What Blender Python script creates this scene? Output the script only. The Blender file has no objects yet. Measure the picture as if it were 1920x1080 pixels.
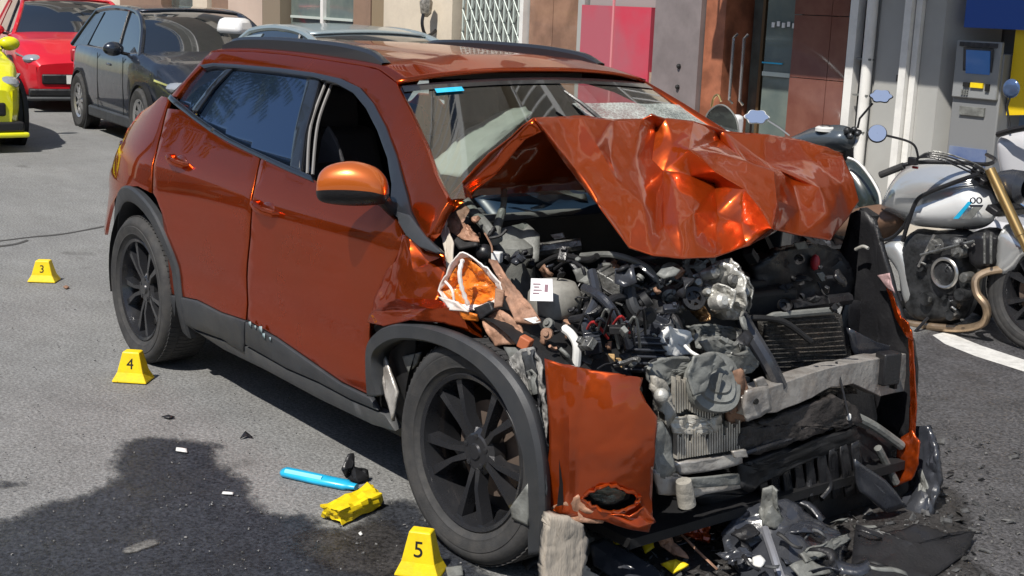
import bpy, bmesh, math, random
from mathutils import Vector, Matrix, noise
from mathutils.geometry import delaunay_2d_cdt
random.seed(7)
SC = bpy.context.scene
# ---------------------------------------------------------------- camera
CX, CY, CZ = 2.9215, -3.0428, 1.6419
YAW, PITCH, ROLL, FPX = 2.48481, -0.21438, 0.03828, 2481.8
CAMP = Vector((CX, CY, CZ))
FW = Vector((math.cos(YAW)*math.cos(PITCH), math.sin(YAW)*math.cos(PITCH), math.sin(PITCH)))
_r = FW.cross(Vector((0, 0, 1))).normalized(); _u = _r.cross(FW)
RT = _r*math.cos(ROLL) + _u*math.sin(ROLL)
UP = _u*math.cos(ROLL) - _r*math.sin(ROLL)
cam = bpy.data.cameras.new("camera"); co = bpy.data.objects.new("camera", cam)
SC.collection.objects.link(co)
co.matrix_world = Matrix(((RT.x, UP.x, -FW.x, CX), (RT.y, UP.y, -FW.y, CY), (RT.z, UP.z, -FW.z, CZ), (0, 0, 0, 1)))
cam.sensor_width = 36.0; cam.lens = 36.0*FPX/1920.0
cam.clip_end = 2000; cam.clip_start = 0.05
SC.camera = co
# ---------------------------------------------------------------- light
SUNV = Vector((0.25, -0.68, 1.0)).normalized()      # towards the sun
EL = math.asin(SUNV.z)
W = bpy.data.worlds.new("World"); SC.world = W; W.use_nodes = True
nt = W.node_tree; nt.nodes.clear()
sky = nt.nodes.new('ShaderNodeTexSky'); sky.sky_type = 'NISHITA'; sky.sun_disc = False
sky.sun_elevation = EL; sky.sun_rotation = math.atan2(SUNV.x, SUNV.y)
sky.air_density = 1.0; sky.dust_density = 0.6; sky.ozone_density = 1.5
bg = nt.nodes.new('ShaderNodeBackground'); bg.inputs[1].default_value = 0.095
wo = nt.nodes.new('ShaderNodeOutputWorld')
nt.links.new(sky.outputs[0], bg.inputs[0]); nt.links.new(bg.outputs[0], wo.inputs[0])
sl = bpy.data.lights.new("sun", 'SUN'); sl.energy = 4.6; sl.angle = math.radians(0.5); sl.color = (1.0, 0.95, 0.87)
so = bpy.data.objects.new("sun", sl); SC.collection.objects.link(so)
so.rotation_euler = SUNV.to_track_quat('Z', 'Y').to_euler()
SC.view_settings.view_transform = 'Standard'; SC.view_settings.look = 'None'
SC.view_settings.exposure = 0.27; SC.view_settings.gamma = 1.0; SC.view_settings.use_curve_mapping = False
# ---------------------------------------------------------------- measuring helpers: a sight line met with a real plane gives a position
def V(u, v, x=None, y=None, z=None):
    d = FW + RT*((u-960)/FPX) - UP*((v-540)/FPX)
    if x is not None: t = (x-CX)/d.x
    elif y is not None: t = (y-CY)/d.y
    else: t = (z-CZ)/d.z
    return CAMP + d*t
# ---------------------------------------------------------------- object helpers
def link(o): SC.collection.objects.link(o); return o
def tag(o, label=None, cat=None, group=None, kind=None):
    if label: o['label'] = label
    if cat: o['category'] = cat
    if group: o['group'] = group
    if kind: o['kind'] = kind
    return o
def thing(name, loc, label, cat, group=None, rz=0.0):
    o = bpy.data.objects.new(name, None); link(o); o.empty_display_size = 0.1
    o.location = loc; o.rotation_euler = (0, 0, rz)
    return tag(o, label, cat, group)
def off_of(o):
    v = Vector((0, 0, 0))
    while o is not None: v = v + Vector(o.location); o = o.parent
    return v
LOCAL = False
def mk(name, vs, fs, mat, parent=None, smooth=True, ang=35, thick=0, label=None, bevel=0):
    """one mesh object; vertices in world metres unless LOCAL"""
    me = bpy.data.meshes.new(name)
    o = bpy.data.objects.new(name, me); link(o)
    if parent is not None:
        o.parent = parent
    of = Vector((0, 0, 0)) if (LOCAL or parent is None) else off_of(parent)
    me.from_pydata([tuple(Vector(v)-of) for v in vs], [], fs)
    me.validate(); me.update()
    if isinstance(mat, (list, tuple)):
        for m in mat: me.materials.append(m)
    elif mat: me.materials.append(mat)
    if smooth:
        me.shade_smooth(); me.set_sharp_from_angle(angle=math.radians(ang))
    if thick:
        m = o.modifiers.new("s", 'SOLIDIFY'); m.thickness = thick; m.offset = 0
    if bevel:
        m = o.modifiers.new("b", 'BEVEL'); m.width = bevel; m.segments = 2; m.limit_method = 'ANGLE'; m.angle_limit = math.radians(40)
    if label: o['label'] = label
    return o
class MB:
    """collects shapes for one mesh"""
    def __init__(s): s.v = []; s.f = []
    def add(s, vs, fs):
        n = len(s.v); s.v += [Vector(a) for a in vs]; s.f += [[i+n for i in f] for f in fs]; return s
    def box(s, c, sz, R=None, taper=1.0):
        c = Vector(c); hx, hy, hz = sz[0]/2, sz[1]/2, sz[2]/2; vs = []
        for k in (-1, 1):
            t = taper if k > 0 else 1.0
            for (a, b) in ((-1, -1), (1, -1), (1, 1), (-1, 1)):
                p = Vector((a*hx*t, b*hy*t, k*hz)); vs.append(c + (R @ p if R else p))
        return s.add(vs, [(3, 2, 1, 0), (4, 5, 6, 7), (0, 1, 5, 4), (1, 2, 6, 5), (2, 3, 7, 6), (3, 0, 4, 7)])
    def tube(s, pts, r, n=8, cap=True):
        pts = [Vector(p) for p in pts]; rr = r if isinstance(r, (list, tuple)) else [r]*len(pts)
        vs = []; fs = []; prev = None
        for i, p in enumerate(pts):
            t = (pts[min(i+1, len(pts)-1)]-pts[max(i-1, 0)])
            if t.length < 1e-9: t = Vector((0, 0, 1))
            t.normalize()
            if prev is None:
                a = t.cross(Vector((0, 0, 1)));
                if a.length < 0.1: a = t.cross(Vector((1, 0, 0)))
            else:
                a = prev - t*prev.dot(t)
            a.normalize(); prev = a; b = t.cross(a)
            for k in range(n):
                th = 2*math.pi*k/n; vs.append(p + (a*math.cos(th)+b*math.sin(th))*rr[i])
        for i in range(len(pts)-1):
            for k in range(n):
                fs.append((i*n+k, i*n+(k+1) % n, (i+1)*n+(k+1) % n, (i+1)*n+k))
        if cap: fs.append(tuple(range(n))[::-1]); fs.append(tuple((len(pts)-1)*n+k for k in range(n)))
        return s.add(vs, fs)
    def lathe(s, prof, c, axis='y', n=48, close=False, R=None):
        """prof: list of (radius, along)"""
        c = Vector(c); vs = []; fs = []; m = len(prof)
        for k in range(n):
            th = 2*math.pi*k/n; ct, st = math.cos(th), math.sin(th)
            for (r, a) in prof:
                if axis == 'y': p = Vector((r*ct, a, r*st))
                elif axis == 'x': p = Vector((a, r*ct, r*st))
                else: p = Vector((r*ct, r*st, a))
                vs.append(c + (R @ p if R else p))
        mm = m if close else m-1
        for k in range(n):
            k2 = (k+1) % n
            for j in range(mm):
                j2 = (j+1) % m
                fs.append((k*m+j, k*m+j2, k2*m+j2, k2*m+j))
        return s.add(vs, fs)
    def prism(s, poly, d):
        """poly: planar list of 3D points, d: thickness vector"""
        d = Vector(d); n = len(poly); vs = [Vector(p) for p in poly] + [Vector(p)+d for p in poly]
        fs = [tuple(range(n))[::-1], tuple(range(n, 2*n))] + [(i, (i+1) % n, n+(i+1) % n, n+i) for i in range(n)]
        return s.add(vs, fs)
    def sphere(s, c, r, n=12, sc=(1, 1, 1)):
        vs = []; fs = []; m = n//2
        for j in range(m+1):
            ph = math.pi*j/m
            for k in range(n):
                th = 2*math.pi*k/n
                vs.append(Vector(c)+Vector((r*sc[0]*math.sin(ph)*math.cos(th), r*sc[1]*math.sin(ph)*math.sin(th), r*sc[2]*math.cos(ph))))
        for j in range(m):
            for k in range(n): fs.append((j*n+k, (j+1)*n+k, (j+1)*n+(k+1) % n, j*n+(k+1) % n))
        return s.add(vs, fs)
    def build(s, name, mat, parent=None, **k): return mk(name, s.v, s.f, mat, parent, **k)
def spline(pts, per=6, closed=False):
    """Catmull-Rom through the points"""
    P = [Vector(p) for p in pts]; n = len(P); out = []
    rng = range(n) if closed else range(n-1)
    for i in rng:
        if closed: a, b, c, d = P[i-1], P[i], P[(i+1) % n], P[(i+2) % n]
        else: a, b, c, d = P[max(i-1, 0)], P[i], P[i+1], P[min(i+2, n-1)]
        for k in range(per):
            t = k/per
            out.append(0.5*((2*b)+(c-a)*t+(2*a-5*b+4*c-d)*t*t+(3*b-a-3*c+d)*t**3))
    if not closed: out.append(P[-1])
    return out
def tri_fill(poly, step):
    """fill a 2D polygon with an even triangle net -> (pts2d, tris)"""
    vs = []; n = len(poly)
    for i in range(n):
        a = Vector(poly[i][:2]); b = Vector(poly[(i+1) % n][:2]); k = max(1, int((b-a).length/step))
        for j in range(k): vs.append(a+(b-a)*(j/k))
    nb = len(vs)
    xs = [p.x for p in vs]; ys = [p.y for p in vs]
    def inside(p):
        c = False
        for i in range(nb):
            a = vs[i]; b = vs[i-1]
            if (a.y > p.y) != (b.y > p.y) and p.x < (b.x-a.x)*(p.y-a.y)/(b.y-a.y)+a.x: c = not c
        return c
    inner = []; j = 0; y = min(ys)+step*0.5
    while y < max(ys):
        x = min(xs)+step*(0.5 if j % 2 else 0.0)
        while x < max(xs):
            p = Vector((x, y))
            if inside(p) and min((p-q).length for q in vs[:nb]) > step*0.45: inner.append(p)
            x += step
        y += step*0.87; j += 1
    allv = vs+inner
    r = delaunay_2d_cdt(allv, [(i, (i+1) % nb) for i in range(nb)], [list(range(nb))], 1, 1e-6)
    return [Vector(p) for p in r[0]], [list(f) for f in r[2]]
def fbm(p, o=4):
    return noise.fractal(Vector(p), 1.0, 2.0, o, noise_basis='PERLIN_ORIGINAL')
def sheet(name, pts, tris, mat, parent, cuts=2, amp=0.006, freq=9.0, thick=0.0025, seed=0, ang=28, relax=0.0, label=None, keep=()):
    """crumpled metal: hand placed facets, subdivided, with small dents"""
    bm = bmesh.new(); vv = [bm.verts.new(Vector(p)) for p in pts]
    for t in tris:
        try: bm.faces.new([vv[i] for i in t])
        except ValueError: pass
    bmesh.ops.triangulate(bm, faces=bm.faces[:])
    for a, b in keep:
        e = bm.edges.get((vv[a], vv[b]))
        if e: e.seam = True
    bmesh.ops.recalc_face_normals(bm, faces=bm.faces[:])
    for c in range(cuts):
        bmesh.ops.subdivide_edges(bm, edges=bm.edges[:], cuts=1, use_grid_fill=True)
        if relax:
            bnd = {v for e in bm.edges if e.is_boundary or e.seam for v in e.verts}
            bmesh.ops.smooth_vert(bm, verts=[v for v in bm.verts if v not in bnd], factor=relax, use_axis_x=True, use_axis_y=True, use_axis_z=True)
    bm.normal_update()
    for v in bm.verts:
        n = v.normal.copy(); q = v.co*freq+Vector((seed*3.1, seed*1.7, 0))
        v.co += n*(fbm(q)*amp + fbm(q*3.3)*amp*0.35)
    vs = [v.co.copy() for v in bm.verts]; bm.verts.index_update()
    fs = [[v.index for v in f.verts] for f in bm.faces]; bm.free()
    return mk(name, vs, fs, mat, parent, ang=ang, thick=thick, label=label)
def rotm(ax, deg): return Matrix.Rotation(math.radians(deg), 3, ax)
def text_mesh(s, size, extrude=0.001):
    c = bpy.data.curves.new("t", 'FONT'); c.body = s; c.size = size; c.extrude = extrude; c.align_x = 'CENTER'; c.align_y = 'CENTER'
    o = bpy.data.objects.new("t", c); link(o); bpy.context.view_layer.update()
    me = bpy.data.meshes.new_from_object(o); bpy.data.objects.remove(o); bpy.data.curves.remove(c)
    vs = [v.co.copy() for v in me.vertices]; fs = [list(p.vertices) for p in me.polygons]; bpy.data.meshes.remove(me)
    return vs, fs
# ---------------------------------------------------------------- materials
def M(name, col, rough=0.6, metal=0.0, coat=0.0, bump=0.0, bscale=60, var=0.0, vscale=6, var2=None, dirt=0.0, dscale=5, dirtcol=(0.05, 0.045, 0.04), rvar=0.0, spec=0.5, trans=0.0, alpha=1.0, ior=1.45, emis=None, coatr=0.03, sx=(1, 1, 1)):
    m = bpy.data.materials.new(name); m.use_nodes = True; n = m.node_tree.nodes; l = m.node_tree.links
    b = n['Principled BSDF']
    b.inputs['Base Color'].default_value = (*col, 1); b.inputs['Roughness'].default_value = rough
    b.inputs['Metallic'].default_value = metal; b.inputs['Coat Weight'].default_value = coat; b.inputs['Coat Roughness'].default_value = coatr
    b.inputs['Specular IOR Level'].default_value = spec; b.inputs['IOR'].default_value = ior
    b.inputs['Transmission Weight'].default_value = trans; b.inputs['Alpha'].default_value = alpha
    if emis: b.inputs['Emission Color'].default_value = (*emis[0], 1); b.inputs['Emission Strength'].default_value = emis[1]
    tc = n.new('ShaderNodeTexCoord'); mp = n.new('ShaderNodeMapping'); l.new(tc.outputs['Object'], mp.inputs[0]); mp.inputs['Scale'].default_value = sx
    src = mp.outputs[0]
    def nz(scale, det=5, r=0.6):
        t = n.new('ShaderNodeTexNoise'); t.inputs['Scale'].default_value = scale; t.inputs['Detail'].default_value = det; t.inputs['Roughness'].default_value = r
        l.new(src, t.inputs['Vector']); return t.outputs[0]
    cur = None
    if var or var2:
        r = n.new('ShaderNodeValToRGB'); l.new(nz(vscale), r.inputs[0])
        c2 = var2 or tuple(min(1, c*(1+var)) for c in col); c1 = col if var2 else tuple(c*(1-var) for c in col)
        r.color_ramp.elements[0].position = 0.35; r.color_ramp.elements[1].position = 0.65
        r.color_ramp.elements[0].color = (*c1, 1); r.color_ramp.elements[1].color = (*c2, 1); cur = r.outputs[0]
    if dirt:
        mx = n.new('ShaderNodeMix'); mx.data_type = 'RGBA'
        r = n.new('ShaderNodeValToRGB'); l.new(nz(dscale, 8, 0.7), r.inputs[0]); r.color_ramp.elements[0].position = 0.45; r.color_ramp.elements[1].position = 0.7
        ml = n.new('ShaderNodeMath'); ml.operation = 'MULTIPLY'; l.new(r.outputs[0], ml.inputs[0]); ml.inputs[1].default_value = dirt
        l.new(ml.outputs[0], mx.inputs[0])
        if cur: l.new(cur, mx.inputs[6])
        else: mx.inputs[6].default_value = (*col, 1)
        mx.inputs[7].default_value = (*dirtcol, 1); cur = mx.outputs[2]
        if rvar == 0: rvar = dirt*0.4
    if cur: l.new(cur, b.inputs['Base Color'])
    if rvar:
        mr = n.new('ShaderNodeMapRange'); l.new(nz(dscale*1.7, 6), mr.inputs[0]); mr.inputs[1].default_value = 0.35; mr.inputs[2].default_value = 0.7
        mr.inputs[3].default_value = max(0.02, rough-rvar*0.5); mr.inputs[4].default_value = min(1, rough+rvar); l.new(mr.outputs[0], b.inputs['Roughness'])
    if bump:
        bp = n.new('ShaderNodeBump'); bp.inputs['Strength'].default_value = bump; bp.inputs['Distance'].default_value = 0.01
        l.new(nz(bscale, 4), bp.inputs['Height']); l.new(bp.outputs[0], b.inputs['Normal'])
    return m
ORANGE = (0.42, 0.056, 0.004)
m_paint = M('burnt_orange_paint', ORANGE, 0.22, 0.88, 0.7, coatr=0.015, dirt=0.16, dscale=2.2, dirtcol=(0.17, 0.075, 0.045), rvar=0.08)
m_hood = M('scraped_orange_paint', (0.36, 0.050, 0.005), 0.36, 0.66, 1.0, bump=0.04, bscale=14, dirt=0.2, dscale=9, dirtcol=(0.25, 0.06, 0.02), coatr=0.06)
for _m in (m_paint, m_hood): _m.node_tree.nodes['Principled BSDF'].inputs['Specular Tint'].default_value = (1.0, 0.42, 0.22, 1)
m_primer = M('torn_body_metal', (0.36, 0.20, 0.13), 0.6, 0.25, 0, bump=0.4, bscale=40, var=0.35, vscale=18, dirt=0.5, dscale=14)
m_clad = M('grey_black_cladding', (0.035, 0.038, 0.043), 0.50, 0, 0, bump=0.15, bscale=500, var=0.15, vscale=4, dirt=0.25, dscale=6, dirtcol=(0.10, 0.095, 0.09))
m_trim = M('gloss_black_trim', (0.012, 0.013, 0.016), 0.16, 0, 0.6)
m_rail = M('satin_black_rail', (0.02, 0.022, 0.027), 0.32, 0, 0.3)
m_rubber = M('tyre_rubber', (0.035, 0.035, 0.036), 0.75, 0, 0, bump=0.2, bscale=200, var=0.2, vscale=9, dirt=0.35, dscale=12, dirtcol=(0.11, 0.10, 0.09))
m_rim = M('dark_alloy', (0.038, 0.039, 0.044), 0.26, 0.55, 0.4, rvar=0.15, dirt=0.2, dirtcol=(0.09, 0.08, 0.07))
m_tint = M('tinted_glass_with_sky_blue', (0.055, 0.10, 0.19), 0.03, 0.85, 0.3, coatr=0.01)  # blue of the reflected sky put into the tinted glass colour
m_black = M('black_plastic', (0.015, 0.015, 0.017), 0.38, 0, 0, bump=0.2, bscale=90, rvar=0.3)
m_blackg = M('shiny_black_plastic', (0.028, 0.031, 0.040), 0.25, 0, 0.3, bump=0.2, bscale=30, dirt=0.3, dirtcol=(0.07, 0.07, 0.07))
m_soot = M('sooty_dark_parts', (0.011, 0.011, 0.012), 0.6, 0, 0, bump=0.15, bscale=60, var=0.4)
m_grey = M('dusty_grey_plastic', (0.17, 0.175, 0.165), 0.5, 0, 0, bump=0.3, bscale=50, var=0.25, vscale=12, dirt=0.5, dscale=15)
m_alu = M('scuffed_aluminium', (0.55, 0.54, 0.50), 0.42, 0.55, 0, bump=0.5, bscale=35, var=0.2, vscale=20, dirt=0.5, dscale=16)
m_cast = M('cast_engine_metal', (0.22, 0.22, 0.21), 0.42, 0.7, 0, bump=0.6, bscale=60, var=0.4, vscale=18, dirt=0.6, dscale=14)
m_beam = M('scraped_beam_metal', (0.44, 0.42, 0.395), 0.40, 0.5, 0, bump=0.4, bscale=30, var=0.18, vscale=8, dirt=0.6, dscale=9, dirtcol=(0.18, 0.13, 0.10))
m_fin = M('radiator_fins', (0.55, 0.52, 0.46), 0.5, 0.5, 0, var=0.2, vscale=20, dirt=0.4, dscale=12)
m_core = M('dark_radiator_core', (0.05, 0.048, 0.045), 0.6, 0.3, 0, bump=1.0, bscale=120, var=0.5, vscale=40, dirt=0.4, dscale=10, dirtcol=(0.14, 0.10, 0.07))
m_white = M('white_plastic', (0.75, 0.75, 0.73), 0.4, dirt=0.3, dscale=14, dirtcol=(0.3, 0.28, 0.25))
m_label = M('paper_label', (0.8, 0.79, 0.8), 0.6)
m_print = M('label_print', (0.25, 0.15, 0.18), 0.7)
m_lamp = M('orange_lamp_housing', (0.75, 0.20, 0.02), 0.35, 0, 0.4, bump=0.6, bscale=30, var=0.3, vscale=16)
m_lampw = M('milky_lamp_plastic', (0.78, 0.74, 0.70), 0.4, dirt=0.4, dscale=20, dirtcol=(0.5, 0.2, 0.08))
m_brown = M('brown_bracket', (0.30, 0.17, 0.11), 0.6, 0.2, bump=0.4, bscale=40, var=0.3, vscale=16, dirt=0.4, dscale=16)
m_tan = M('tan_foam', (0.50, 0.45, 0.38), 0.9, bump=0.3, bscale=50, var=0.2, vscale=10, dirt=0.5, dscale=10, dirtcol=(0.2, 0.15, 0.1))
m_cowl = M('cowl_with_sky_tint', (0.02, 0.04, 0.075), 0.35, 0, 0.3)  # bluish sky reflection painted into the cowl's base colour
m_yellow = M('marker_yellow', (0.85, 0.62, 0.01), 0.45, dirt=0.4, dscale=22, dirtcol=(0.45, 0.30, 0.03), bump=.1, bscale=90)
m_ink = M('black_print', (0.01, 0.01, 0.01), 0.6)
m_cyan = M('bright_blue_plastic', (0.02, 0.42, 0.70), 0.3, 0, 0.4, var=0.2)
m_seat = M('dark_grey_upholstery', (0.055, 0.055, 0.06), 0.8, bump=0.3, bscale=200)
m_liner = M('grey_liner', (0.12, 0.12, 0.12), 0.9)
m_wire = M('red_wire', (0.35, 0.02, 0.02), 0.5)
m_fabric = M('pale_airbag_cloth', (0.36, 0.37, 0.34), 0.9, bump=0.4, bscale=20, var=0.1)
# ================================================================ ground
def m_asphalt(name, base, dark=1.0, wet=0.0):
    m = bpy.data.materials.new(name); m.use_nodes = True; n = m.node_tree.nodes; l = m.node_tree.links
    b = n['Principled BSDF']; tc = n.new('ShaderNodeTexCoord')
    def nz(scale, det=6, r=0.6):
        t = n.new('ShaderNodeTexNoise'); t.inputs['Scale'].default_value = scale; t.inputs['Detail'].default_value = det; t.inputs['Roughness'].default_value = r
        l.new(tc.outputs['Object'], t.inputs['Vector']); return t.outputs[0]
    def ramp(src, p0, p1, c0, c1):
        r = n.new('ShaderNodeValToRGB'); l.new(src, r.inputs[0]); r.color_ramp.elements[0].position = p0; r.color_ramp.elements[1].position = p1
        r.color_ramp.elements[0].color = (*c0, 1); r.color_ramp.elements[1].color = (*c1, 1); return r.outputs[0]
    g = lambda k: tuple(base[i]*k for i in range(3))
    fine = ramp(nz(75, 4, 0.85), 0.38, 0.63, g(0.50 if not wet else .35), g(1.50 if not wet else 1.9))
    big = ramp(nz(0.7, 6, 0.65), 0.3, 0.75, (0.80, 0.80, 0.80), (1.12, 1.12, 1.10))
    mid = ramp(nz(5.5, 8, 0.75), 0.35, 0.7, (0.84, 0.83, 0.82), (1.08, 1.08, 1.08))
    vo = n.new('ShaderNodeTexVoronoi'); vo.inputs['Scale'].default_value = 85; l.new(tc.outputs['Object'], vo.inputs['Vector'])
    spk = ramp(vo.outputs['Distance'], 0.10, 0.30, (1.35, 1.33, 1.28), (1, 1, 1))
    def mul(a, c):
        x = n.new('ShaderNodeMix'); x.data_type = 'RGBA'; x.blend_type = 'MULTIPLY'; x.inputs[0].default_value = 1.0
        l.new(a, x.inputs[6]); l.new(c, x.inputs[7]); return x.outputs[2]
    c = mul(mul(mul(fine, big), mid), spk)
    # dark spots of old oil and gum
    c = mul(c, ramp(nz(2.3, 4, 0.5), 0.66, 0.74, (1, 1, 1), (0.62, 0.61, 0.6)))
    l.new(c, b.inputs['Base Color'])
    b.inputs['Roughness'].default_value = 0.9
    if wet:
        rr = ramp(nz(7, 6), 0.35, 0.65, (0.30,)*3, (0.62,)*3); l.new(rr, b.inputs['Roughness']); b.inputs['Specular IOR Level'].default_value = 0.35
    bp = n.new('ShaderNodeBump'); bp.inputs['Strength'].default_value = 0.55; bp.inputs['Distance'].default_value = 0.006
    l.new(nz(120, 4, 0.8), bp.inputs['Height']); l.new(bp.outputs[0], b.inputs['Normal'])
    return m
m_road = m_asphalt('worn_asphalt', (0.205, 0.207, 0.207))
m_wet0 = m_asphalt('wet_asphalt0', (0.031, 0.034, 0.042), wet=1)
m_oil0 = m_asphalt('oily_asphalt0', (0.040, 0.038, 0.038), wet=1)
def flat(name, pts, mat, z, kind='structure', **k):
    v = [(p[0], p[1], z) for p in pts]
    return tag(mk(name, v, [list(range(len(v)))], mat, smooth=False), kind=kind, **k)
gv = []; gf = []; N = 24
o = flat('ground', [(-400, -300), (200, -300), (200, 400), (-400, 400)], M('far_ground', (0.17, 0.165, 0.155), 0.95, var=0.1, vscale=0.5), -0.02)
road = flat('road', [(-80, -14), (14, -14), (14, 4.55), (-80, 4.55)], m_road, 0.0)
def blob(px, jag=0.03, per=10, seed=0, z=0.004):
    P = [V(u, v, z=z) for u, v in px]; S = spline(P, per, True); out = []
    for i, p in enumerate(S):
        q = p*6+Vector((seed, 0, 0)); out.append(p+Vector((noise.noise(q), noise.noise(q+Vector((9, 9, 9))), 0))*jag+Vector((noise.noise(q*6), noise.noise(q*6+Vector((5, 3, 1))), 0))*jag*0.5)
    return out
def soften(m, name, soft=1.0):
    """fade a ground patch out over its ragged border"""
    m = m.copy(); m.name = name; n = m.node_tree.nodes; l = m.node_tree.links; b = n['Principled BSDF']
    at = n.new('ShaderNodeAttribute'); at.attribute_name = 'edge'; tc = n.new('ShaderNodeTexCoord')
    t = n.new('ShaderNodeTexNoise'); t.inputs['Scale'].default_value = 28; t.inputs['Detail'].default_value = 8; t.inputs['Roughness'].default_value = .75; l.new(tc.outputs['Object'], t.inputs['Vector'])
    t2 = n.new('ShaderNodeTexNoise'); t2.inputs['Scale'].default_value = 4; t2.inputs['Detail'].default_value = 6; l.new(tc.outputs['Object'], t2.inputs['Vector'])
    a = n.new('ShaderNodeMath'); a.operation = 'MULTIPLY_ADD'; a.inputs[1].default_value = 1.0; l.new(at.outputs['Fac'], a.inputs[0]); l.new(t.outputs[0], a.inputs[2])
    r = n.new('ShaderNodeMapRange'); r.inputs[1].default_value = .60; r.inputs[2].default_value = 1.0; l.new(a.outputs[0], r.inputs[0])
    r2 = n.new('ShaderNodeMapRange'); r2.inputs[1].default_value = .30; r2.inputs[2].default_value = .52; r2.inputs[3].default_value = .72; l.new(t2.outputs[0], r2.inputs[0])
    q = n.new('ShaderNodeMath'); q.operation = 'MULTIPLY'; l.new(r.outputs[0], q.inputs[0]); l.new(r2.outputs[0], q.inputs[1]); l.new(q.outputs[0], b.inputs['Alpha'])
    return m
def stain(name, px, mat, z, fade=.16, step=.05, **k):
    b = blob(px, z=z, **k); poly = [Vector((p.x, p.y)) for p in b]
    pts, tr = tri_fill([(p.x, p.y) for p in b], step)
    o = tag(mk(name, [(p.x, p.y, z) for p in pts], tr, mat, smooth=False), kind='structure')
    at = o.data.attributes.new('edge', 'FLOAT', 'POINT'); n = len(poly)
    for i, p in enumerate(pts):
        m = 9
        for j in range(n):
            a = poly[j]; ab = poly[(j+1) % n]-a; t = max(0, min(1, (p-a).dot(ab)/max(ab.dot(ab), 1e-9))); dd = (p-a-ab*t).length_squared
            if dd < m: m = dd
        at.data[i].value = min(1, math.sqrt(m)/fade)
    return o
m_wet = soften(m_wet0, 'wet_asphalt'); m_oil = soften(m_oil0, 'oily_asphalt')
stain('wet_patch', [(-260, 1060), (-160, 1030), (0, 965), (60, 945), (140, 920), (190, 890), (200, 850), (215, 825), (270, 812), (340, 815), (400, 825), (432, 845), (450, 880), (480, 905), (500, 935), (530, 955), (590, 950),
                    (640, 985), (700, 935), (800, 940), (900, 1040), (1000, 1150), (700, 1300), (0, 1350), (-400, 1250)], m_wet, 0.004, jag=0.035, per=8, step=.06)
m_dry = soften(m_asphalt('dry_spots0', (0.16, 0.157, 0.15)), 'dry_spots_in_the_wet')
stain('dry_spot', [(228, 1032), (250, 1018), (285, 1010), (302, 1012), (295, 1022), (262, 1034), (240, 1038)], m_dry, 0.008, fade=.03, step=.02, jag=0.012, per=8, seed=4)
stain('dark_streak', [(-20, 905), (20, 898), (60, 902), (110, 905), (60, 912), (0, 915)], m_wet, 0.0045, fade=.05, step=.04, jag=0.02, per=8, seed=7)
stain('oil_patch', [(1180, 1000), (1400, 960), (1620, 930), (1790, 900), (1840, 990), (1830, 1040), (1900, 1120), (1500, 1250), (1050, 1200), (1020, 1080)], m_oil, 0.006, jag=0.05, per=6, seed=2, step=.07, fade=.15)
m_road2 = soften(m_asphalt('dark_asphalt0', (0.080, 0.079, 0.084), wet=1), 'dark_asphalt')
stain('dark_road_patch', [(1660, 640), (1740, 610), (1800, 590), (1900, 600), (2000, 640), (2100, 900), (2100, 1300), (1500, 1300), (1400, 1120), (1560, 1000), (1640, 850)], m_road2, 0.0025, jag=0.05, per=6, seed=12, step=.12, fade=.3)  # darker asphalt laid over the road right of the car, edge faded
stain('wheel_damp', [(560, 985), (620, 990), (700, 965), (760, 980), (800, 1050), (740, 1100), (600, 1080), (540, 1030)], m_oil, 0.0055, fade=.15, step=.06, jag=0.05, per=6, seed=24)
# crack seams across the asphalt
m_seam = M('tar_seam', (0.06, 0.058, 0.056), 0.7)
for k, px in enumerate([[(-5, 452), (60, 444), (120, 438), (196, 424)], [(-5, 462), (30, 457), (52, 450)]]):
    P = spline([V(u, v, z=0.003) for u, v in px], 12); vs = []; fs = []
    for i, p in enumerate(P):
        w = (0.022 if k == 0 else 0.03)*(0.6+0.8*abs(noise.noise(p*3))); vs += [(p.x-w, p.y, 0.003), (p.x+w, p.y, 0.003)]
        if i: fs.append((2*i-2, 2*i-1, 2*i+1, 2*i))
    tag(mk('road_crack', vs, fs, m_seam, smooth=False), kind='structure')
# painted line under the motorcycle
m_line = M('worn_white_road_paint', (0.62, 0.61, 0.58), 0.8, dirt=0.5, dscale=12, dirtcol=(0.2, 0.19, 0.18), bump=0.5, bscale=80)
flat('painted_line', [V(u, v, z=0.004) for u, v in [(1748, 628), (1775, 622), (1840, 648), (1925, 676), (1990, 700), (1990, 722), (1925, 698), (1830, 668), (1772, 645)]], m_line, 0.004)
# pavement along the shop fronts, with a real kerb
m_pave = M('pale_paving', (0.42, 0.38, 0.32), 0.85, bump=0.4, bscale=60, var=0.15, vscale=5, dirt=0.3)
m_kerb = M('kerb_stone', (0.36, 0.35, 0.33), 0.85, bump=0.4, bscale=50, var=0.15)
pv = tag(MB().box((-30, 5.6, 0.055), (76, 2.0, 0.13)).build('pavement', m_pave, smooth=False), kind='structure')
kb = MB(); x = -67.9
while x < 7.9:
    kb.box((x+0.5, 4.525, 0.06), (0.985, 0.14, 0.14)); x += 1.0
tag(kb.build('kerb', m_kerb, smooth=False), kind='structure')
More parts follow.
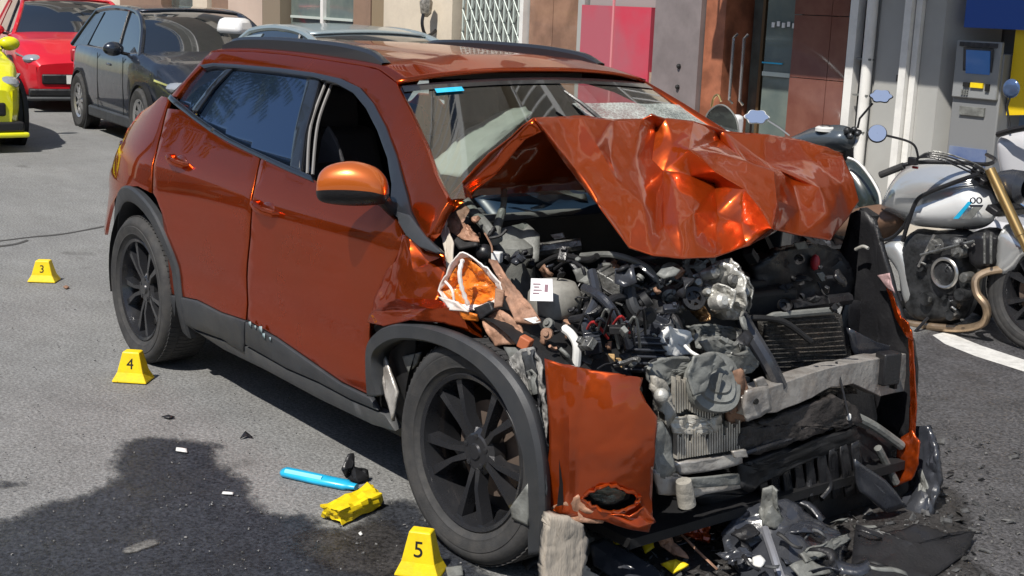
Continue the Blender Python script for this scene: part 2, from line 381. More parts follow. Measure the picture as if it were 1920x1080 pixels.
# loose grit and shards
gr = MB(); rnd = random.Random(3)
for i in range(900):
    if i < 620: u = rnd.uniform(0, 900); v = rnd.uniform(560, 1075)
    else: u = rnd.gauss(1500, 260); v = rnd.uniform(930, 1110)
    p = V(u, v, z=0.004)
    if p.y > 4 or p.x < -8: continue
    s = rnd.uniform(0.0012, 0.0038)*(1.0 if i < 620 else 1.5); R = rotm('Z', rnd.uniform(0, 180)) @ rotm('X', rnd.uniform(-30, 30))
    gr.box((p.x, p.y, 0.008+s*0.3), (s*rnd.uniform(1, 3), s*rnd.uniform(1, 2), s), R, 0.7)
tag(gr.build('road_grit', M('grit', (0.13, 0.128, 0.125), 0.8, var=0.8, vscale=30), smooth=False), label='loose grit and tiny shards scattered on the asphalt', cat='grit', kind='stuff')
# ================================================================ the crashed car (X forward, its right side at -Y)
CAR = thing('crashed_car', (-1.25, 0, 0), 'burnt orange crossover with smashed front and buckled bonnet', 'car')
WPROF = [(0.10, 0.78), (0.18, 0.80), (0.28, 0.835), (0.40, 0.856), (0.6, 0.868), (0.76, 0.872), (0.86, 0.868), (0.91, 0.858), (0.97, 0.826), (1.03, 0.788), (1.12, 0.735), (1.22, 0.675), (1.32, 0.608), (1.39, 0.552), (1.44, 0.50), (1.50, 0.42)]
def wz(z):
    P = WPROF
    if z <= P[0][0]: return P[0][1]
    for i in range(len(P)-1):
        if z <= P[i+1][0]:
            t = (z-P[i][0])/(P[i+1][0]-P[i][0])
            a, b, c, d = P[max(i-1, 0)][1], P[i][1], P[i+1][1], P[min(i+2, len(P)-1)][1]
            return 0.5*((2*b)+(c-a)*t+(2*a-5*b+4*c-d)*t*t+(3*b-a-3*c+d)*t**3)
    return P[-1][1]
def Yb(x, z):
    w = wz(z)
    t = max(0, (-2.45-x)/0.9); w -= 0.14*t*t*(0.5+z)
    t = max(0, (x+0.15)/0.6); w -= 0.10*t*t
    w += 0.010*math.exp(-((z-0.80-0.05*(x+2.2))/0.05)**2)*(1 if x < -0.6 else 0.4)          # shoulder crease
    w += 0.016*math.exp(-((x+2.60)/0.42)**2)*math.exp(-((z-0.70)/0.16)**2)     # rear haunch
    w -= 0.010*math.exp(-((z-0.50)/0.07)**2)*(1 if -2.3 < x < -0.5 else 0)
    return w
def S(u, v, ins=0.0):
    y = -0.86
    for i in range(14):
        p = V(u, v, y=y); y = -(Yb(p.x, min(p.z, 1.49))-ins)
    return V(u, v, y=y)
def panel_xz(name, xz, mat, side=-1, thick=0.016, ins=0.0, step=0.045, bevel=0.004, parent=CAR, label=None, ang=30, yf=None):
    pts, tr = tri_fill(xz, step); f = yf or (lambda x, z: Yb(x, z)-ins)
    vs = [(p.x, side*f(p.x, p.y), p.y) for p in pts]
    area = sum((pts[t[1]]-pts[t[0]]).cross(pts[t[2]]-pts[t[0]]) for t in tr)
    if (area > 0) != (side < 0): tr = [t[::-1] for t in tr]
    o = mk(name, vs, tr, mat, parent, ang=ang, label=label)
    if thick:
        m = o.modifiers.new("s", 'SOLIDIFY'); m.thickness = thick; m.offset = -1
    if bevel:
        m = o.modifiers.new("b", 'BEVEL'); m.width = bevel; m.segments = 2; m.limit_method = 'ANGLE'; m.angle_limit = math.radians(50)
    return o
def panel(name, px, mat, mirror=False, **k):
    xz = []
    for q in px:
        p = S(q[0], q[1]); xz.append((p.x, p.z))
    o = panel_xz(name, xz, mat, -1, **k)
    if mirror: panel_xz(name, xz, mat, 1, **k)
    return o
# ---- outlines in photo pixels, projected on the side surface
SEAM_B = [(489, 293), (478, 345), (471, 400), (466, 470), (463, 540), (462, 600)]
SEAM_C = [(313, 203), (303, 245), (292, 290), (286, 330), (285, 362)]
g = 1.6
rear_door = [(p[0]-g, p[1]) for p in SEAM_B] + [(415, 585), (370, 562), (322, 552), (316, 500), (311, 450), (303, 400), (293, 372)] + [(p[0]+g, p[1]) for p in SEAM_C[::-1]] + [(340, 206), (362, 224), (395, 247), (430, 268), (460, 282)]
panel('rear_door', rear_door, m_paint, True)
front_door = [(p[0]+g, p[1]) for p in SEAM_B[::-1]] + [(520, 309), (560, 327), (600, 342), (660, 362), (705, 382), (738, 404), (752, 432), (756, 452), (744, 480), (725, 520), (706, 560), (694, 600), (692, 650), (694, 700), (696, 742), (640, 716), (580, 674), (520, 632)]
panel('front_door', front_door, m_paint)
fd = []
for q in front_door:
    p = S(*q); fd.append((p.x, p.z))
panel_xz('front_door', fd, m_paint, 1)
# quarter panel round the rear wheel
quarter = [(p[0]-g, p[1]) for p in SEAM_C] + [(276, 358), (258, 349), (240, 350), (222, 362), (208, 386), (200, 418), (196, 440), (193, 425), (196, 380), (203, 335), (213, 300), (228, 268), (240, 240), (262, 212), (285, 196), (303, 180), (318, 184)]
panel('quarter_panel', quarter, m_paint, True)
# window frame band: roof side, rear pillar and windscreen pillar
ring = [(318, 180), (345, 150), (372, 118), (392, 98), (420, 96), (470, 97), (540, 103), (610, 113), (680, 124), (708, 131), (742, 156), (765, 205), (790, 262), (812, 325), (832, 366), (838, 380), (826, 398), (812, 430), (796, 448), (770, 396), (756, 340), (742, 290), (722, 238), (700, 196), (676, 166), (640, 148), (590, 137), (520, 128), (440, 121), (400, 119), (378, 123), (350, 152), (329, 182)]
panel('side_frame', ring, m_paint, True, thick=0.03, ins=0.004, step=0.035)
# black trim round the windows
def strip_px(name, a, b, mat, **k): return panel(name, a + b[::-1], mat, **k)
belt_top = [(322, 176), (340, 192), (362, 210), (395, 234), (430, 257), (470, 277), (500, 291), (545, 311), (585, 328)]
belt_bot = [(316, 184), (340, 205), (362, 222), (395, 246), (430, 267), (470, 287), (500, 301), (545, 322), (590, 341)]
strip_px('belt_trim', belt_top, belt_bot, m_trim, mirror=True, thick=0.02, ins=-0.006, step=0.03, bevel=0.003)
top_o = [(376, 122), (400, 118), (440, 120), (520, 127), (590, 136), (640, 147), (676, 164), (702, 194), (724, 236), (744, 290), (758, 345), (772, 398), (790, 432), (826, 470), (800, 470), (770, 440), (748, 408)]
top_i = [(384, 128), (402, 124), (440, 127), (520, 135), (588, 144), (632, 156), (664, 174), (688, 203), (709, 244), (728, 296), (736, 345), (734, 375), (726, 388)]
panel('window_trim', top_o + top_i[::-1], m_clad if False else m_rail, True, thick=0.022, ins=-0.004, step=0.03, bevel=0.003)
panel('door_pillar', [(572, 140), (596, 143), (580, 200), (566, 250), (560, 300), (557, 322), (537, 312), (545, 250), (558, 195)], m_trim, False, thick=0.02, ins=0.012, step=0.03)
# glass
def YW(x, z): return .791-.575*(z-1.0)-.014-.010*((z-1.18)/.17)**2*.5-.06*max(0, (-2.45-x)/.9)**2-.006*((x+2.0)/.6)**2
panel('rear_side_window', [(428, 120), (500, 125), (584, 136), (568, 195), (560, 250), (560, 326), (500, 305), (430, 272), (350, 219), (388, 162)], m_tint, True, thick=0.006, yf=YW, step=0.03, bevel=0)
panel('quarter_window', [(380, 120), (431, 119), (398, 160), (360, 215), (318, 189), (346, 150)], m_tint, True, thick=0.006, yf=YW, step=0.03, bevel=0)
panel('window_divider', [(425, 124), (436, 126), (398, 165), (366, 212), (357, 206), (392, 160)], m_trim, True, thick=0.012, ins=0.004, step=0.03)
# chrome-dark frames seen in the open front window
fr = MB()
for k, (a, b, c) in enumerate([((600, 148), (570, 240), (563, 322)), ((612, 152), (583, 235), (576, 326)), ((622, 158), (596, 232), (586, 328))]):
    fr.tube(spline([S(*a, ins=0.02+0.012*k), S(*b, ins=0.02+0.012*k), S(*c, ins=0.02+0.012*k)], 6), 0.006, 6)
fr.build('window_channel', M('grey_rubber_channel', (0.22, 0.21, 0.2), 0.4, 0.3), CAR)
# lower cladding of the doors and the sill
clad_r = [(322, 554), (370, 564), (415, 587), (461, 602), (461, 640), (459, 660), (420, 636), (370, 618), (330, 600), (324, 580)]
panel('door_cladding', clad_r, m_clad, True, ins=-0.008, thick=0.02, step=0.04, bevel=0.004)
clad_f = [(463, 603), (520, 635), (580, 677), (640, 719), (696, 746), (712, 770), (660, 748), (600, 716), (540, 690), (463, 646)]
panel('door_cladding', clad_f, m_clad, True, ins=-0.008, thick=0.02, step=0.04, bevel=0.004)
sill = [(324, 584), (370, 622), (420, 640), (461, 650), (540, 694), (600, 720), (660, 752), (722, 778), (742, 808), (700, 796), (600, 748), (500, 694), (420, 655), (345, 606)]
panel('sill', sill, M('sill_cladding', (0.055, 0.058, 0.062), 0.5, bump=0.1, bscale=300, dirt=0.4, dirtcol=(0.12, 0.115, 0.11)), True, ins=-0.002, thick=0.03, step=0.05, bevel=0.006)
# chips of grey filler on the door edge
sc_ = MB()
for (u, v, s) in [(474, 606, .012), (494, 616, .016), (500, 628, .012), (512, 634, .008), (484, 612, .008)]:
    p = S(u, v); sc_.add([p+Vector((-s, -0.012, -s*.6)), p+Vector((s, -0.013, -s)), p+Vector((s*.7, -0.012, s*.8)), p+Vector((-s*.6, -0.013, s*.5))], [(0, 1, 2, 3)])
sc_.build('scuff', M('pale_scuff', (0.25, 0.33, 0.35), 0.6), CAR, thick=0.001)
# seam shadows: dark inner structure behind every gap
bodyin = []
for (x, z) in [(-3.1, 0.35), (-2.97, 0.25), (-2.97, 0.7), (-2.6, 0.76), (-2.24, 0.7), (-2.2, 0.22), (-0.45, 0.22), (-0.42, 0.85), (-0.7, 0.95), (-2.6, 0.97), (-3.05, 0.9)]: bodyin.append((x, z))
for s in (-1, 1):
    panel_xz('inner_body', bodyin, m_soot, s, thick=0.01, ins=0.035, step=0.2, bevel=0)
# door handles
for (u, v, nm) in [(338, 303, 0), (502, 392, 1)]:
    p = S(u, v)
    for s in (-1, 1):
        y = s*Yb(p.x, p.z)
        def q(dx, dy, dz): return Vector((p.x+dx, y+s*dy, p.z+dz))
        h = MB().tube([q(-.085, -.012, 0.012), q(-.07, .022, .01), q(-.02, .034, .004), q(.04, .032, -.002), (q(.075, .018, -.006)), q(.085, -.012, -.008)], [0.010, .014, .015, .015, .014, .010], 10)
        h.build('door_handle', m_paint, CAR)
        MB().sphere(q(0, -0.006, -0.006), 0.05, 16, (1.15, 0.25, 0.62)).build('handle_cup', M('handle_cup', (0.12, 0.02, 0.006), 0.3, 0.4, 0.8) if s < 0 and nm == 0 else bpy.data.materials['handle_cup'], CAR)
# roof skin
rt = [S(u, v) for (u, v) in [(392, 98), (420, 96), (470, 97), (540, 103), (610, 113), (680, 124), (708, 131), (742, 156)]]
rt = spline(rt, 5); vs = []; fs = []; NY = 26
for i, p in enumerate(rt):
    w = abs(p.y)-0.008
    for j in range(NY+1):
        t = -1+2*j/NY; crown = 0.045*(1-abs(t)**2.6); rib = -0.006*(1 if 0.42 < abs(t) < 0.62 else 0)
        tt = i/(len(rt)-1); bow = 0.05*(1-t*t)*max(0, (tt-0.85)/0.15)   # header bows forward
        vs.append((p.x+bow - 0.04*(1-t*t)*max(0, (0.12-tt)/0.12), t*w, p.z+crown+rib*min(1, 4*tt, 6*(1-tt)) + (-0.002 if i in (0,) else 0)))
for i in range(len(rt)-1):
    for j in range(NY): a = i*(NY+1)+j; fs.append((a, a+1, a+NY+2, a+NY+1))
ro = mk('roof', vs, [f[::-1] for f in fs], m_paint, CAR, ang=40, thick=0.012)
print('roof', rt[0], rt[-1])
rb = MB()
# roof rails
rp = [S(u, v) for (u, v) in [(404, 93), (440, 90), (500, 93), (560, 99), (620, 106), (670, 116), (702, 128)]]
for s in (-1, 1):
    P = spline([Vector((p.x, s*(abs(p.y)-0.05), p.z+0.016+0.012*math.sin(math.pi*i/6))) for i, p in enumerate(rp)], 5); n = len(P)
    vs = []; fs = []
    for i, p in enumerate(P):
        e = min(1, i/4+0.15, (n-1-i)/4+0.15); h = 0.024*e; w = 0.019
        for (dy, dz) in ((-w, -.03), (-w*1.05, h*.5), (-w*.5, h), (w*.5, h), (w*1.05, h*.5), (w, -.03)): vs.append((p.x, p.y+dy, p.z+dz))
        if i:
            for k in range(5): fs.append(((i-1)*6+k, (i-1)*6+k+1, i*6+k+1, i*6+k))
    mk('roof_rail', vs, [f[::-1] for f in fs], m_rail, CAR, ang=40)
# tail: tailgate, lamp, bumper (closed so the car is whole from other sides)
zs = [(0.28, -3.08), (0.45, -3.20), (0.62, -3.24), (0.78, -3.22), (0.90, -3.16), (1.00, -3.06), (1.12, -2.92), (1.26, -2.72), (1.38, -2.52)]
tp = spline([Vector((x, 0, z)) for z, x in zs], 4); vs = []; fs = []; mats = []
for i, p in enumerate(tp):
    for j in range(21):
        t = -1+j/10; w = Yb(max(p.x, -3.0), min(p.z, 1.45))-0.015
        vs.append((p.x+0.20*abs(t)**3.5*(1 if p.z < 1 else 0.55), t*w, p.z))
        if i and j: fs.append(((i-1)*21+j-1, i*21+j-1, i*21+j, (i-1)*21+j)); mats.append(0)
mk('tailgate', vs, [f[::-1] for f in fs], m_paint, CAR)
for s in (-1, 1):
    # wraparound tail lamp
    MB().box((-2.97, s*0.70, 0.90), (0.20, 0.10, 0.085), rotm('Z', -s*18)).build('tail_lamp', M('smoked_red_lamp', (0.05, 0.006, 0.006), 0.12, 0, 1.0) if s < 0 else bpy.data.materials['smoked_red_lamp'], CAR, bevel=0.02)
mk('rear_window', [(-3.00, -0.60, 1.07), (-3.00, 0.60, 1.07), (-2.64, 0.48, 1.33), (-2.64, -0.48, 1.33)], [(0, 1, 2, 3)], m_tint, CAR, smooth=False, thick=0.006)
MB().box((-3.2, 0, 0.36), (0.25, 1.42, 0.26)).build('rear_bumper', m_clad, CAR, bevel=0.04)
# ---------------------------------------------------------------- wheels
def arch_clad(name, cx, cz, r0, r1, a0, a1, mat, side, n=28, parent=CAR, yo=0.012, yf=None, tail=None):
    vs = []; fs = []
    for i in range(n+1):
        a = math.radians(a0+(a1-a0)*i/n)
        for r, dy in ((r0, -0.10), (r0, yo*0.4), (r0+0.012, yo), (r1-0.01, yo), (r1, yo*0.3), (r1, -0.02)):
            x = cx+r*math.cos(a); z = cz+r*math.sin(a); y = side*((yf or Yb)(x, z)+dy)
            vs.append((x, y, z))
        if i:
            for k in range(5): fs.append(((i-1)*6+k, (i-1)*6+k+1, i*6+k+1, i*6+k))
    if side > 0: fs = [f[::-1] for f in fs]
    return mk(name, vs, fs, mat, parent, ang=35)
RC = S(256, 553); print('rear wheel centre', RC)
RX, RZ, RR = -2.60, 0.328, 0.328
for s in (-1, 1):
    arch_clad('wheel_arch_trim', -2.60, 0.345, 0.375, 0.445, -20, 205, m_clad, s)
    lin = MB(); prof = [(0.372, -0.02), (0.372, 0.30), (0.10, 0.31)]
    lin.lathe([(r, -s*0.84+s*0.0+(s*a if False else 0)+(-s)*(-a)*0+s*0) for r, a in prof][:0] or [(0.374, -0.0), (0.374, 0.0)], (0, 0, 0), n=3) if False else None
    vs = []; fs = []
    for i in range(25):
        a = math.radians(-15+210*i/24)
        for yy in (0.86, 0.55): vs.append((-2.60+0.378*math.cos(a), s*yy, 0.345+0.378*math.sin(a)))
        if i: fs.append((2*i-2, 2*i-1, 2*i+1, 2*i))
    mk('wheel_liner', vs, fs, m_soot, CAR)
def wheel(cx, cy, cz, R, side, rot=0, steer=0, camber=0, parent=CAR, wid=0.215, name='wheel'):
    """side -1: outer face towards -Y"""
    Rm = rotm('Z', steer) @ rotm('X', camber)
    root = thing(name, (0, 0, 0), None, None); root.parent = parent
    root.location = Vector((cx, cy, cz)) - off_of(parent); root.rotation_euler = Rm.to_euler()
    global LOCAL
    LOCAL = True; s = side; w = wid/2
    rr = R*0.70                                     # rim edge radius
    ty = MB().lathe([(rr-0.012, s*w*0.80), (rr+0.004, s*w*0.93), (rr+0.016, s*w*1.0), (rr+0.018, s*w*1.04), (rr+0.024, s*w*1.04), (rr+0.028, s*w*1.06), (R*0.86, s*w*1.09), (R*0.865, s*w*1.07), (R*0.875, s*w*1.07), (R*0.88, s*w*1.08), (R*0.93, s*w*1.04), (R*0.975, s*w*0.90), (R*0.995, s*w*0.72), (R, s*w*0.40), (R, 0), (R, -s*w*0.40), (R*0.995, -s*w*0.72), (R*0.96, -s*w*0.95), (R*0.86, -s*w*1.06), (rr, -s*w*0.85), (rr-0.012, -s*w*0.7)], (0, 0, 0), 'y', 72, close=True)
    ty.build('tyre', m_rubber, root, ang=50)
    tr = MB()
    for k in range(84):                              # tread blocks
        th = 2*math.pi*k/84; Rk = Matrix.Rotation(-th, 3, 'Y')
        for yy, ww in ((-0.62, 0.26), (-0.21, 0.22), (0.21, 0.22), (0.62, 0.26)):
            c = Vector(((R*(1.0 if abs(yy) < .5 else .993)), yy*w, 0)); c = Rk @ c
            tr.box(c, (0.004, ww*w*1.7, 2*math.pi*R/84*0.86), Rk @ rotm('X', 14 if yy > 0 else -14))
    tr.build('tread', m_rubber, root, smooth=False)
    rm = MB().lathe([(rr+0.004, s*w*0.86), (rr-0.004, s*w*0.95), (rr-0.016, s*w*0.90), (rr-0.026, s*w*0.55), (rr-0.04, 0), (rr-0.035, -s*w*0.8)], (0, 0, 0), 'y', 56)
    rm.build('rim', m_rim, root, ang=40)
    sp = MB(); r0 = 0.055; r1 = rr-0.014; yo = s*w*0.66; yi = s*w*0.46
    for k in range(5):
        b = math.radians(rot+72*k)
        for d, tw in ((-1, 1), (1, 1)):
            a0 = b+d*0.20; a1 = b+d*0.17; a2 = b+d*0.235
            def q(r, a, wd, y): return [(r*math.cos(a)-wd*math.sin(a), y, r*math.sin(a)+wd*math.cos(a)), (r*math.cos(a)+wd*math.sin(a), y, r*math.sin(a)-wd*math.cos(a))]
            secs = [(r0, a0, 0.016, yo), (r1*0.5, a1, 0.012, yo+s*0.010), (r1, a2, 0.021, yo+s*0.012)]
            n0 = len(sp.v); vs = []
            for (r, a, wd, y) in secs:
                f = q(r, a, wd*0.62, y); bk = q(r, a, wd, y-s*0.035); vs += [f[0], f[1], bk[1], bk[0]]
            fs = []
            for i in range(2):
                for j in range(4): fs.append((i*4+j, i*4+(j+1) % 4, (i+1)*4+(j+1) % 4, (i+1)*4+j))
            sp.add(vs, fs)
        # web between the pair
        vs = []
        for (r, da) in ((r0*0.9, 0.22), (r1*0.42, 0.13)):
            for sg in (-1, 1): vs.append((r*math.cos(b+sg*da), yo-s*0.006, r*math.sin(b+sg*da)))
        sp.add(vs, [(0, 1, 3, 2)])
    sp.lathe([(0.001, yo+s*0.004), (0.05, yo+s*0.004), (0.072, yo-s*0.01), (0.075, yo-s*0.05)], (0, 0, 0), 'y', 24)
    sp.build('spokes', m_rim, root, ang=30)
    hb = MB().lathe([(0.001, yo+s*0.010), (0.022, yo+s*0.010), (0.027, yo+s*0.002)], (0, 0, 0), 'y', 20)
    for k in range(5):
        a = math.radians(rot+36+72*k); hb.lathe([(0.001, yo+s*0.007), (0.009, yo+s*0.006), (0.010, yo-s*0.01)], (0.046*math.cos(a), 0, 0.046*math.sin(a)), 'y', 8)
    hb.build('hub_cap', m_rim, root)
    MB().lathe([(0.06, s*w*0.10), (0.145, s*w*0.10), (0.145, s*w*-0.02), (0.06, s*w*-0.02)], (0, 0, 0), 'y', 40, close=True).build('brake_disc', M('brake_metal', (0.22, 0.17, 0.14), 0.5, 0.6, dirt=0.5, dirtcol=(0.1, 0.06, 0.04)) if 'brake_metal' not in bpy.data.materials else bpy.data.materials['brake_metal'], root)
    MB().lathe([(0.001, -s*w*0.3), (0.20, -s*w*0.3)], (0, 0, 0), 'y', 30).build('dust_shield', m_soot, root)
    LOCAL = False
    return root
wheel(RX, -0.765, RZ, RR, -1, rot=50, steer=0)
wheel(-2.60, 0.765, RZ, RR, 1, rot=30)
# ================================================================ front wheel, windscreen, cabin
wheel(-0.075, -0.775, 0.335, 0.338, -1, rot=54, steer=4, camber=-1.5)
wheel(-0.30, 0.66, 0.335, 0.335, 1, rot=10, steer=6)
# thin glass
def m_glass(name, tint, rough=0.02, f=1.0, craze=False):
    m = bpy.data.materials.new(name); m.use_nodes = True; n = m.node_tree.nodes; l = m.node_tree.links; n.clear()
    out = n.new('ShaderNodeOutputMaterial'); tr = n.new('ShaderNodeBsdfTransparent'); tr.inputs[0].default_value = (*tint, 1)
    gl = n.new('ShaderNodeBsdfGlossy'); gl.inputs['Roughness'].default_value = rough
    fr = n.new('ShaderNodeFresnel'); fr.inputs[0].default_value = 1.45
    mt = n.new('ShaderNodeMath'); mt.operation = 'MULTIPLY'; mt.inputs[1].default_value = f; l.new(fr.outputs[0], mt.inputs[0])
    mx = n.new('ShaderNodeMixShader'); l.new(mt.outputs[0], mx.inputs[0]); l.new(tr.outputs[0], mx.inputs[1]); l.new(gl.outputs[0], mx.inputs[2])
    last = mx.outputs[0]
    if craze:
        tc = n.new('ShaderNodeTexCoord'); vo = n.new('ShaderNodeTexVoronoi'); vo.feature = 'DISTANCE_TO_EDGE'; vo.inputs['Scale'].default_value = 60; l.new(tc.outputs['Object'], vo.inputs['Vector'])
        no = n.new('ShaderNodeTexNoise'); no.inputs['Scale'].default_value = 9; no.inputs['Detail'].default_value = 5; l.new(tc.outputs['Object'], no.inputs['Vector'])
        r = n.new('ShaderNodeValToRGB'); l.new(vo.outputs['Distance'], r.inputs[0]); r.color_ramp.elements[0].color = (1, 1, 1, 1); r.color_ramp.elements[1].color = (0.55, 0.55, 0.55, 1); r.color_ramp.elements[0].position = 0.03; r.color_ramp.elements[1].position = 0.12
        r2 = n.new('ShaderNodeValToRGB'); l.new(no.outputs[0], r2.inputs[0]); r2.color_ramp.elements[0].position = 0.3; r2.color_ramp.elements[1].position = 0.6; r2.color_ramp.elements[0].color = (0.35, 0.35, 0.35, 1)
        mm = n.new('ShaderNodeMath'); mm.operation = 'MULTIPLY'; l.new(r.outputs[0], mm.inputs[0]); l.new(r2.outputs[0], mm.inputs[1])
        df = n.new('ShaderNodeBsdfDiffuse'); df.inputs[0].default_value = (0.42, 0.46, 0.43, 1)
        m2 = n.new('ShaderNodeMixShader'); l.new(mm.outputs[0], m2.inputs[0]); l.new(last, m2.inputs[1]); l.new(df.outputs[0], m2.inputs[2]); last = m2.outputs[0]
    l.new(last, out.inputs[0]); return m
m_wind = m_glass('windscreen_glass', (0.78, 0.85, 0.82), f=2.6)
m_craze = m_glass('crazed_glass', (0.7, 0.75, 0.72), 0.1, 1.5, craze=True)
TL = S(744, 157); BL = S(830, 368); print('TL', TL, 'BL', BL)
def wsp(a, b, o=0.0):
    """a: -1..1 across, b: 0 top .. 1 bottom"""
    p = TL.lerp(BL, b); y = a*(abs(p.y)-0.012)
    bow = 0.10*(1-a*a)*(0.6+0.4*b); return Vector((p.x+bow*0.75+o*0.8, y, p.z+0.030*(1-a*a)*(1-b)+o*0.6-0.01))
def wgrid(name, a0, a1, b0, b1, mat, o=0.0, na=24, nb=12, dent=0):
    vs = []; fs = []
    for i in range(nb+1):
        for j in range(na+1):
            p = wsp(a0+(a1-a0)*j/na, b0+(b1-b0)*i/nb, o)
            if dent: p += Vector((0.8, 0, .6))*(noise.noise(p*7)*dent)
            vs.append(p)
            if i and j: q = i*(na+1)+j; fs.append((q-na-2, q-na-1, q, q-1))
    return mk(name, vs, [f[::-1] for f in fs], mat, CAR, ang=60)
wgrid('windscreen', -1, 1, 0, 1.0, m_wind)
wgrid('crazed_windscreen_area', 0.05, 0.98, 0.25, 0.95, m_craze, 0.006, dent=0.01)
# black ceramic border on top and the blue sticker
wgrid('windscreen_border', -0.99, 0.99, 0.0, 0.06, m_trim, 0.004, nb=2)
wgrid('blue_sticker', -0.80, -0.62, 0.06, 0.10, m_cyan, 0.007, 4, 2)
# wiper arm sticking up
wp = MB().tube([wsp(0.12, .55, .02), wsp(0.02, .32, .05), wsp(-0.02, .2, .05)], [0.009, .007, .005], 6); wp.build('wiper_arm', m_black, CAR)
# cabin
MB().box((-0.72, 0, 0.80), (0.36, 1.36, 0.26), rotm('Y', -12)).build('dashboard', m_seat, CAR, bevel=0.05)
MB().box((-0.62, 0, 0.93), (0.32, 1.30, 0.03), rotm('Y', -6)).build('dashboard_top', m_liner, CAR, bevel=0.01)
fl = MB(); fl.box((-1.6, 0, 0.26), (2.5, 1.5, 0.03)); fl.build('cabin_floor', m_seat, CAR)
MB().lathe([(0.165, 0), (0.180, 0.012), (0.195, 0), (0.18, -0.012)], (-1.02, 0.36, 0.93), 'x', 32, close=True, R=rotm('Y', 22)).build('steering_wheel', m_black, CAR)
for yy in (-0.36, 0.36):
    MB().box((-1.42, yy, 0.50), (0.50, 0.48, 0.16), rotm('Y', -6)).build('seat_cushion', m_seat, CAR, bevel=0.05)
    MB().box((-1.70, yy, 0.82), (0.13, 0.46, 0.62), rotm('Y', -18), 0.8).build('seat_back', m_seat, CAR, bevel=0.05)
    MB().box((-1.83, yy, 1.18), (0.09, 0.26, 0.17), rotm('Y', -12)).build('headrest', m_seat, CAR, bevel=0.035)
MB().box((-2.55, 0, 0.82), (0.16, 1.2, 0.62), rotm('Y', -16)).build('rear_seat_back', m_seat, CAR, bevel=0.05)
MB().box((-1.9, 0, 1.352), (1.35, 0.94, 0.02)).build('roof_liner', m_liner, CAR)
# inside of the far doors
for s in (-1, 1):
    MB().box((-1.55, s*0.78, 0.62), (1.8, 0.05, 0.62)).build('door_card', m_seat, CAR, bevel=0.02)
# belt and limp curtain airbag in the open window
mk('curtain_airbag', [V(597, 305, y=-.55), V(645, 302, y=-.5), V(632, 262, y=-.52), V(615, 236, y=-.55), V(604, 258, y=-.56)], [(0, 1, 2, 3, 4)], M('grey_airbag', (0.10, 0.10, 0.11), 0.9, bump=0.5, bscale=30), CAR, smooth=False, thick=0.01)
ab = []
for (u, v, x) in [(985, 200, -.75), (998, 214, -.7), (940, 262, -.68), (880, 312, -.66), (862, 330, -.66), (812, 326, -.75), (802, 308, -.8), (838, 284, -.82), (875, 244, -.85), (930, 216, -.82)]: ab.append(V(u, v, x=x-0.12))
ab = ab[:]; cen = sum(ab, Vector())/len(ab)+Vector((0.06, 0, 0.03))
sheet('airbag', ab+[cen], [(i, (i+1) % 10, 10) for i in range(10)], m_fabric, CAR, cuts=3, amp=0.012, freq=8, relax=0.3, thick=0.004, seed=5)
# ---------------------------------------------------------------- door mirror
mp = V(660, 345, y=-0.93); print('mirror', mp)
mc = V(662, 336, y=-0.97)
def blobby(name, prof, mat, axis_a, axis_b, ld, parent=CAR, n=20, **k):
    """loft of ellipses along ld: prof = (t, ra, rb, off_b)"""
    vs = []; fs = []
    for i, (c, ra, rb) in enumerate(prof):
        for j in range(n):
            th = 2*math.pi*j/n; ct = math.cos(th); st = math.sin(th)
            ct = math.copysign(abs(ct)**0.8, ct); st = math.copysign(abs(st)**0.8, st)
            vs.append(Vector(c)+axis_a*ra*ct+axis_b*rb*st)
            if i: fs.append(((i-1)*n+j, (i-1)*n+(j+1) % n, i*n+(j+1) % n, i*n+j))
    fs.append(tuple(range(n))); fs.append(tuple(range(len(prof)*n-n, len(prof)*n))[::-1])
    return mk(name, vs, fs, mat, parent, **k)
# lies across the car: outer end to the left in the picture
A = V(594, 348, y=-1.03); B = V(728, 352, y=-0.86)
ld = (B-A); up = Vector((0, 0, 1)); fwd = up.cross(ld.normalized())
def mpro(t, ra, rb, dz=0): return (A+ld*t+up*dz, ra, rb)
cap = [mpro(0.0, .012, .018, -.012), mpro(0.05, .04, .045, -.002), mpro(0.2, .055, .062, .006), mpro(.5, .062, .070, .010), mpro(.8, .058, .060, .004), mpro(.95, .045, .042, -.008), mpro(1.0, .02, .02, -.015)]
vs = []; fs = []; n = 26
_c = [Vector((*c, )) for c, a, b in cap]; _ab = spline([Vector((a, b, 0)) for c, a, b in cap], 4); cap = [(c, q.x, q.y) for c, q in zip(spline(_c, 4), _ab)]
def half(name, lo, hi, mat, prof, sc=1.0):
    vs = []; fs = []
    for i, (c, ra, rb) in enumerate(prof):
        for j in range(n+1):
            th = math.radians(lo+(hi-lo)*j/n); vs.append(Vector(c)+fwd*ra*sc*math.cos(th)+up*rb*sc*math.sin(th))
            if i and j: q = i*(n+1)+j; fs.append((q-n-2, q-n-1, q, q-1))
    for i in (0, len(prof)-1): fs.append(tuple(i*(n+1)+j for j in range(n+1)))
    fs += [((i-1)*(n+1), i*(n+1), i*(n+1)+n, (i-1)*(n+1)+n) for i in range(1, len(prof))]
    return mk(name, vs, fs, mat, MIR, ang=40)
MIR = thing('door_mirror', (0, 0, 0), None, None); MIR.parent = CAR; MIR.location = A-off_of(CAR)
half('mirror_cap', -22, 190, M('bright_orange_cap', (0.56, 0.125, 0.015), 0.30, 0.4, 1.0), cap)
half('mirror_base', 190, 338, m_black, cap, 1.0)
MB().tube([B+Vector((-.03, 0, -.04)), V(728, 386, y=-.84), V(748, 398, y=-.80)], [.022, .02, .03], 10).build('mirror_arm', m_black, MIR)
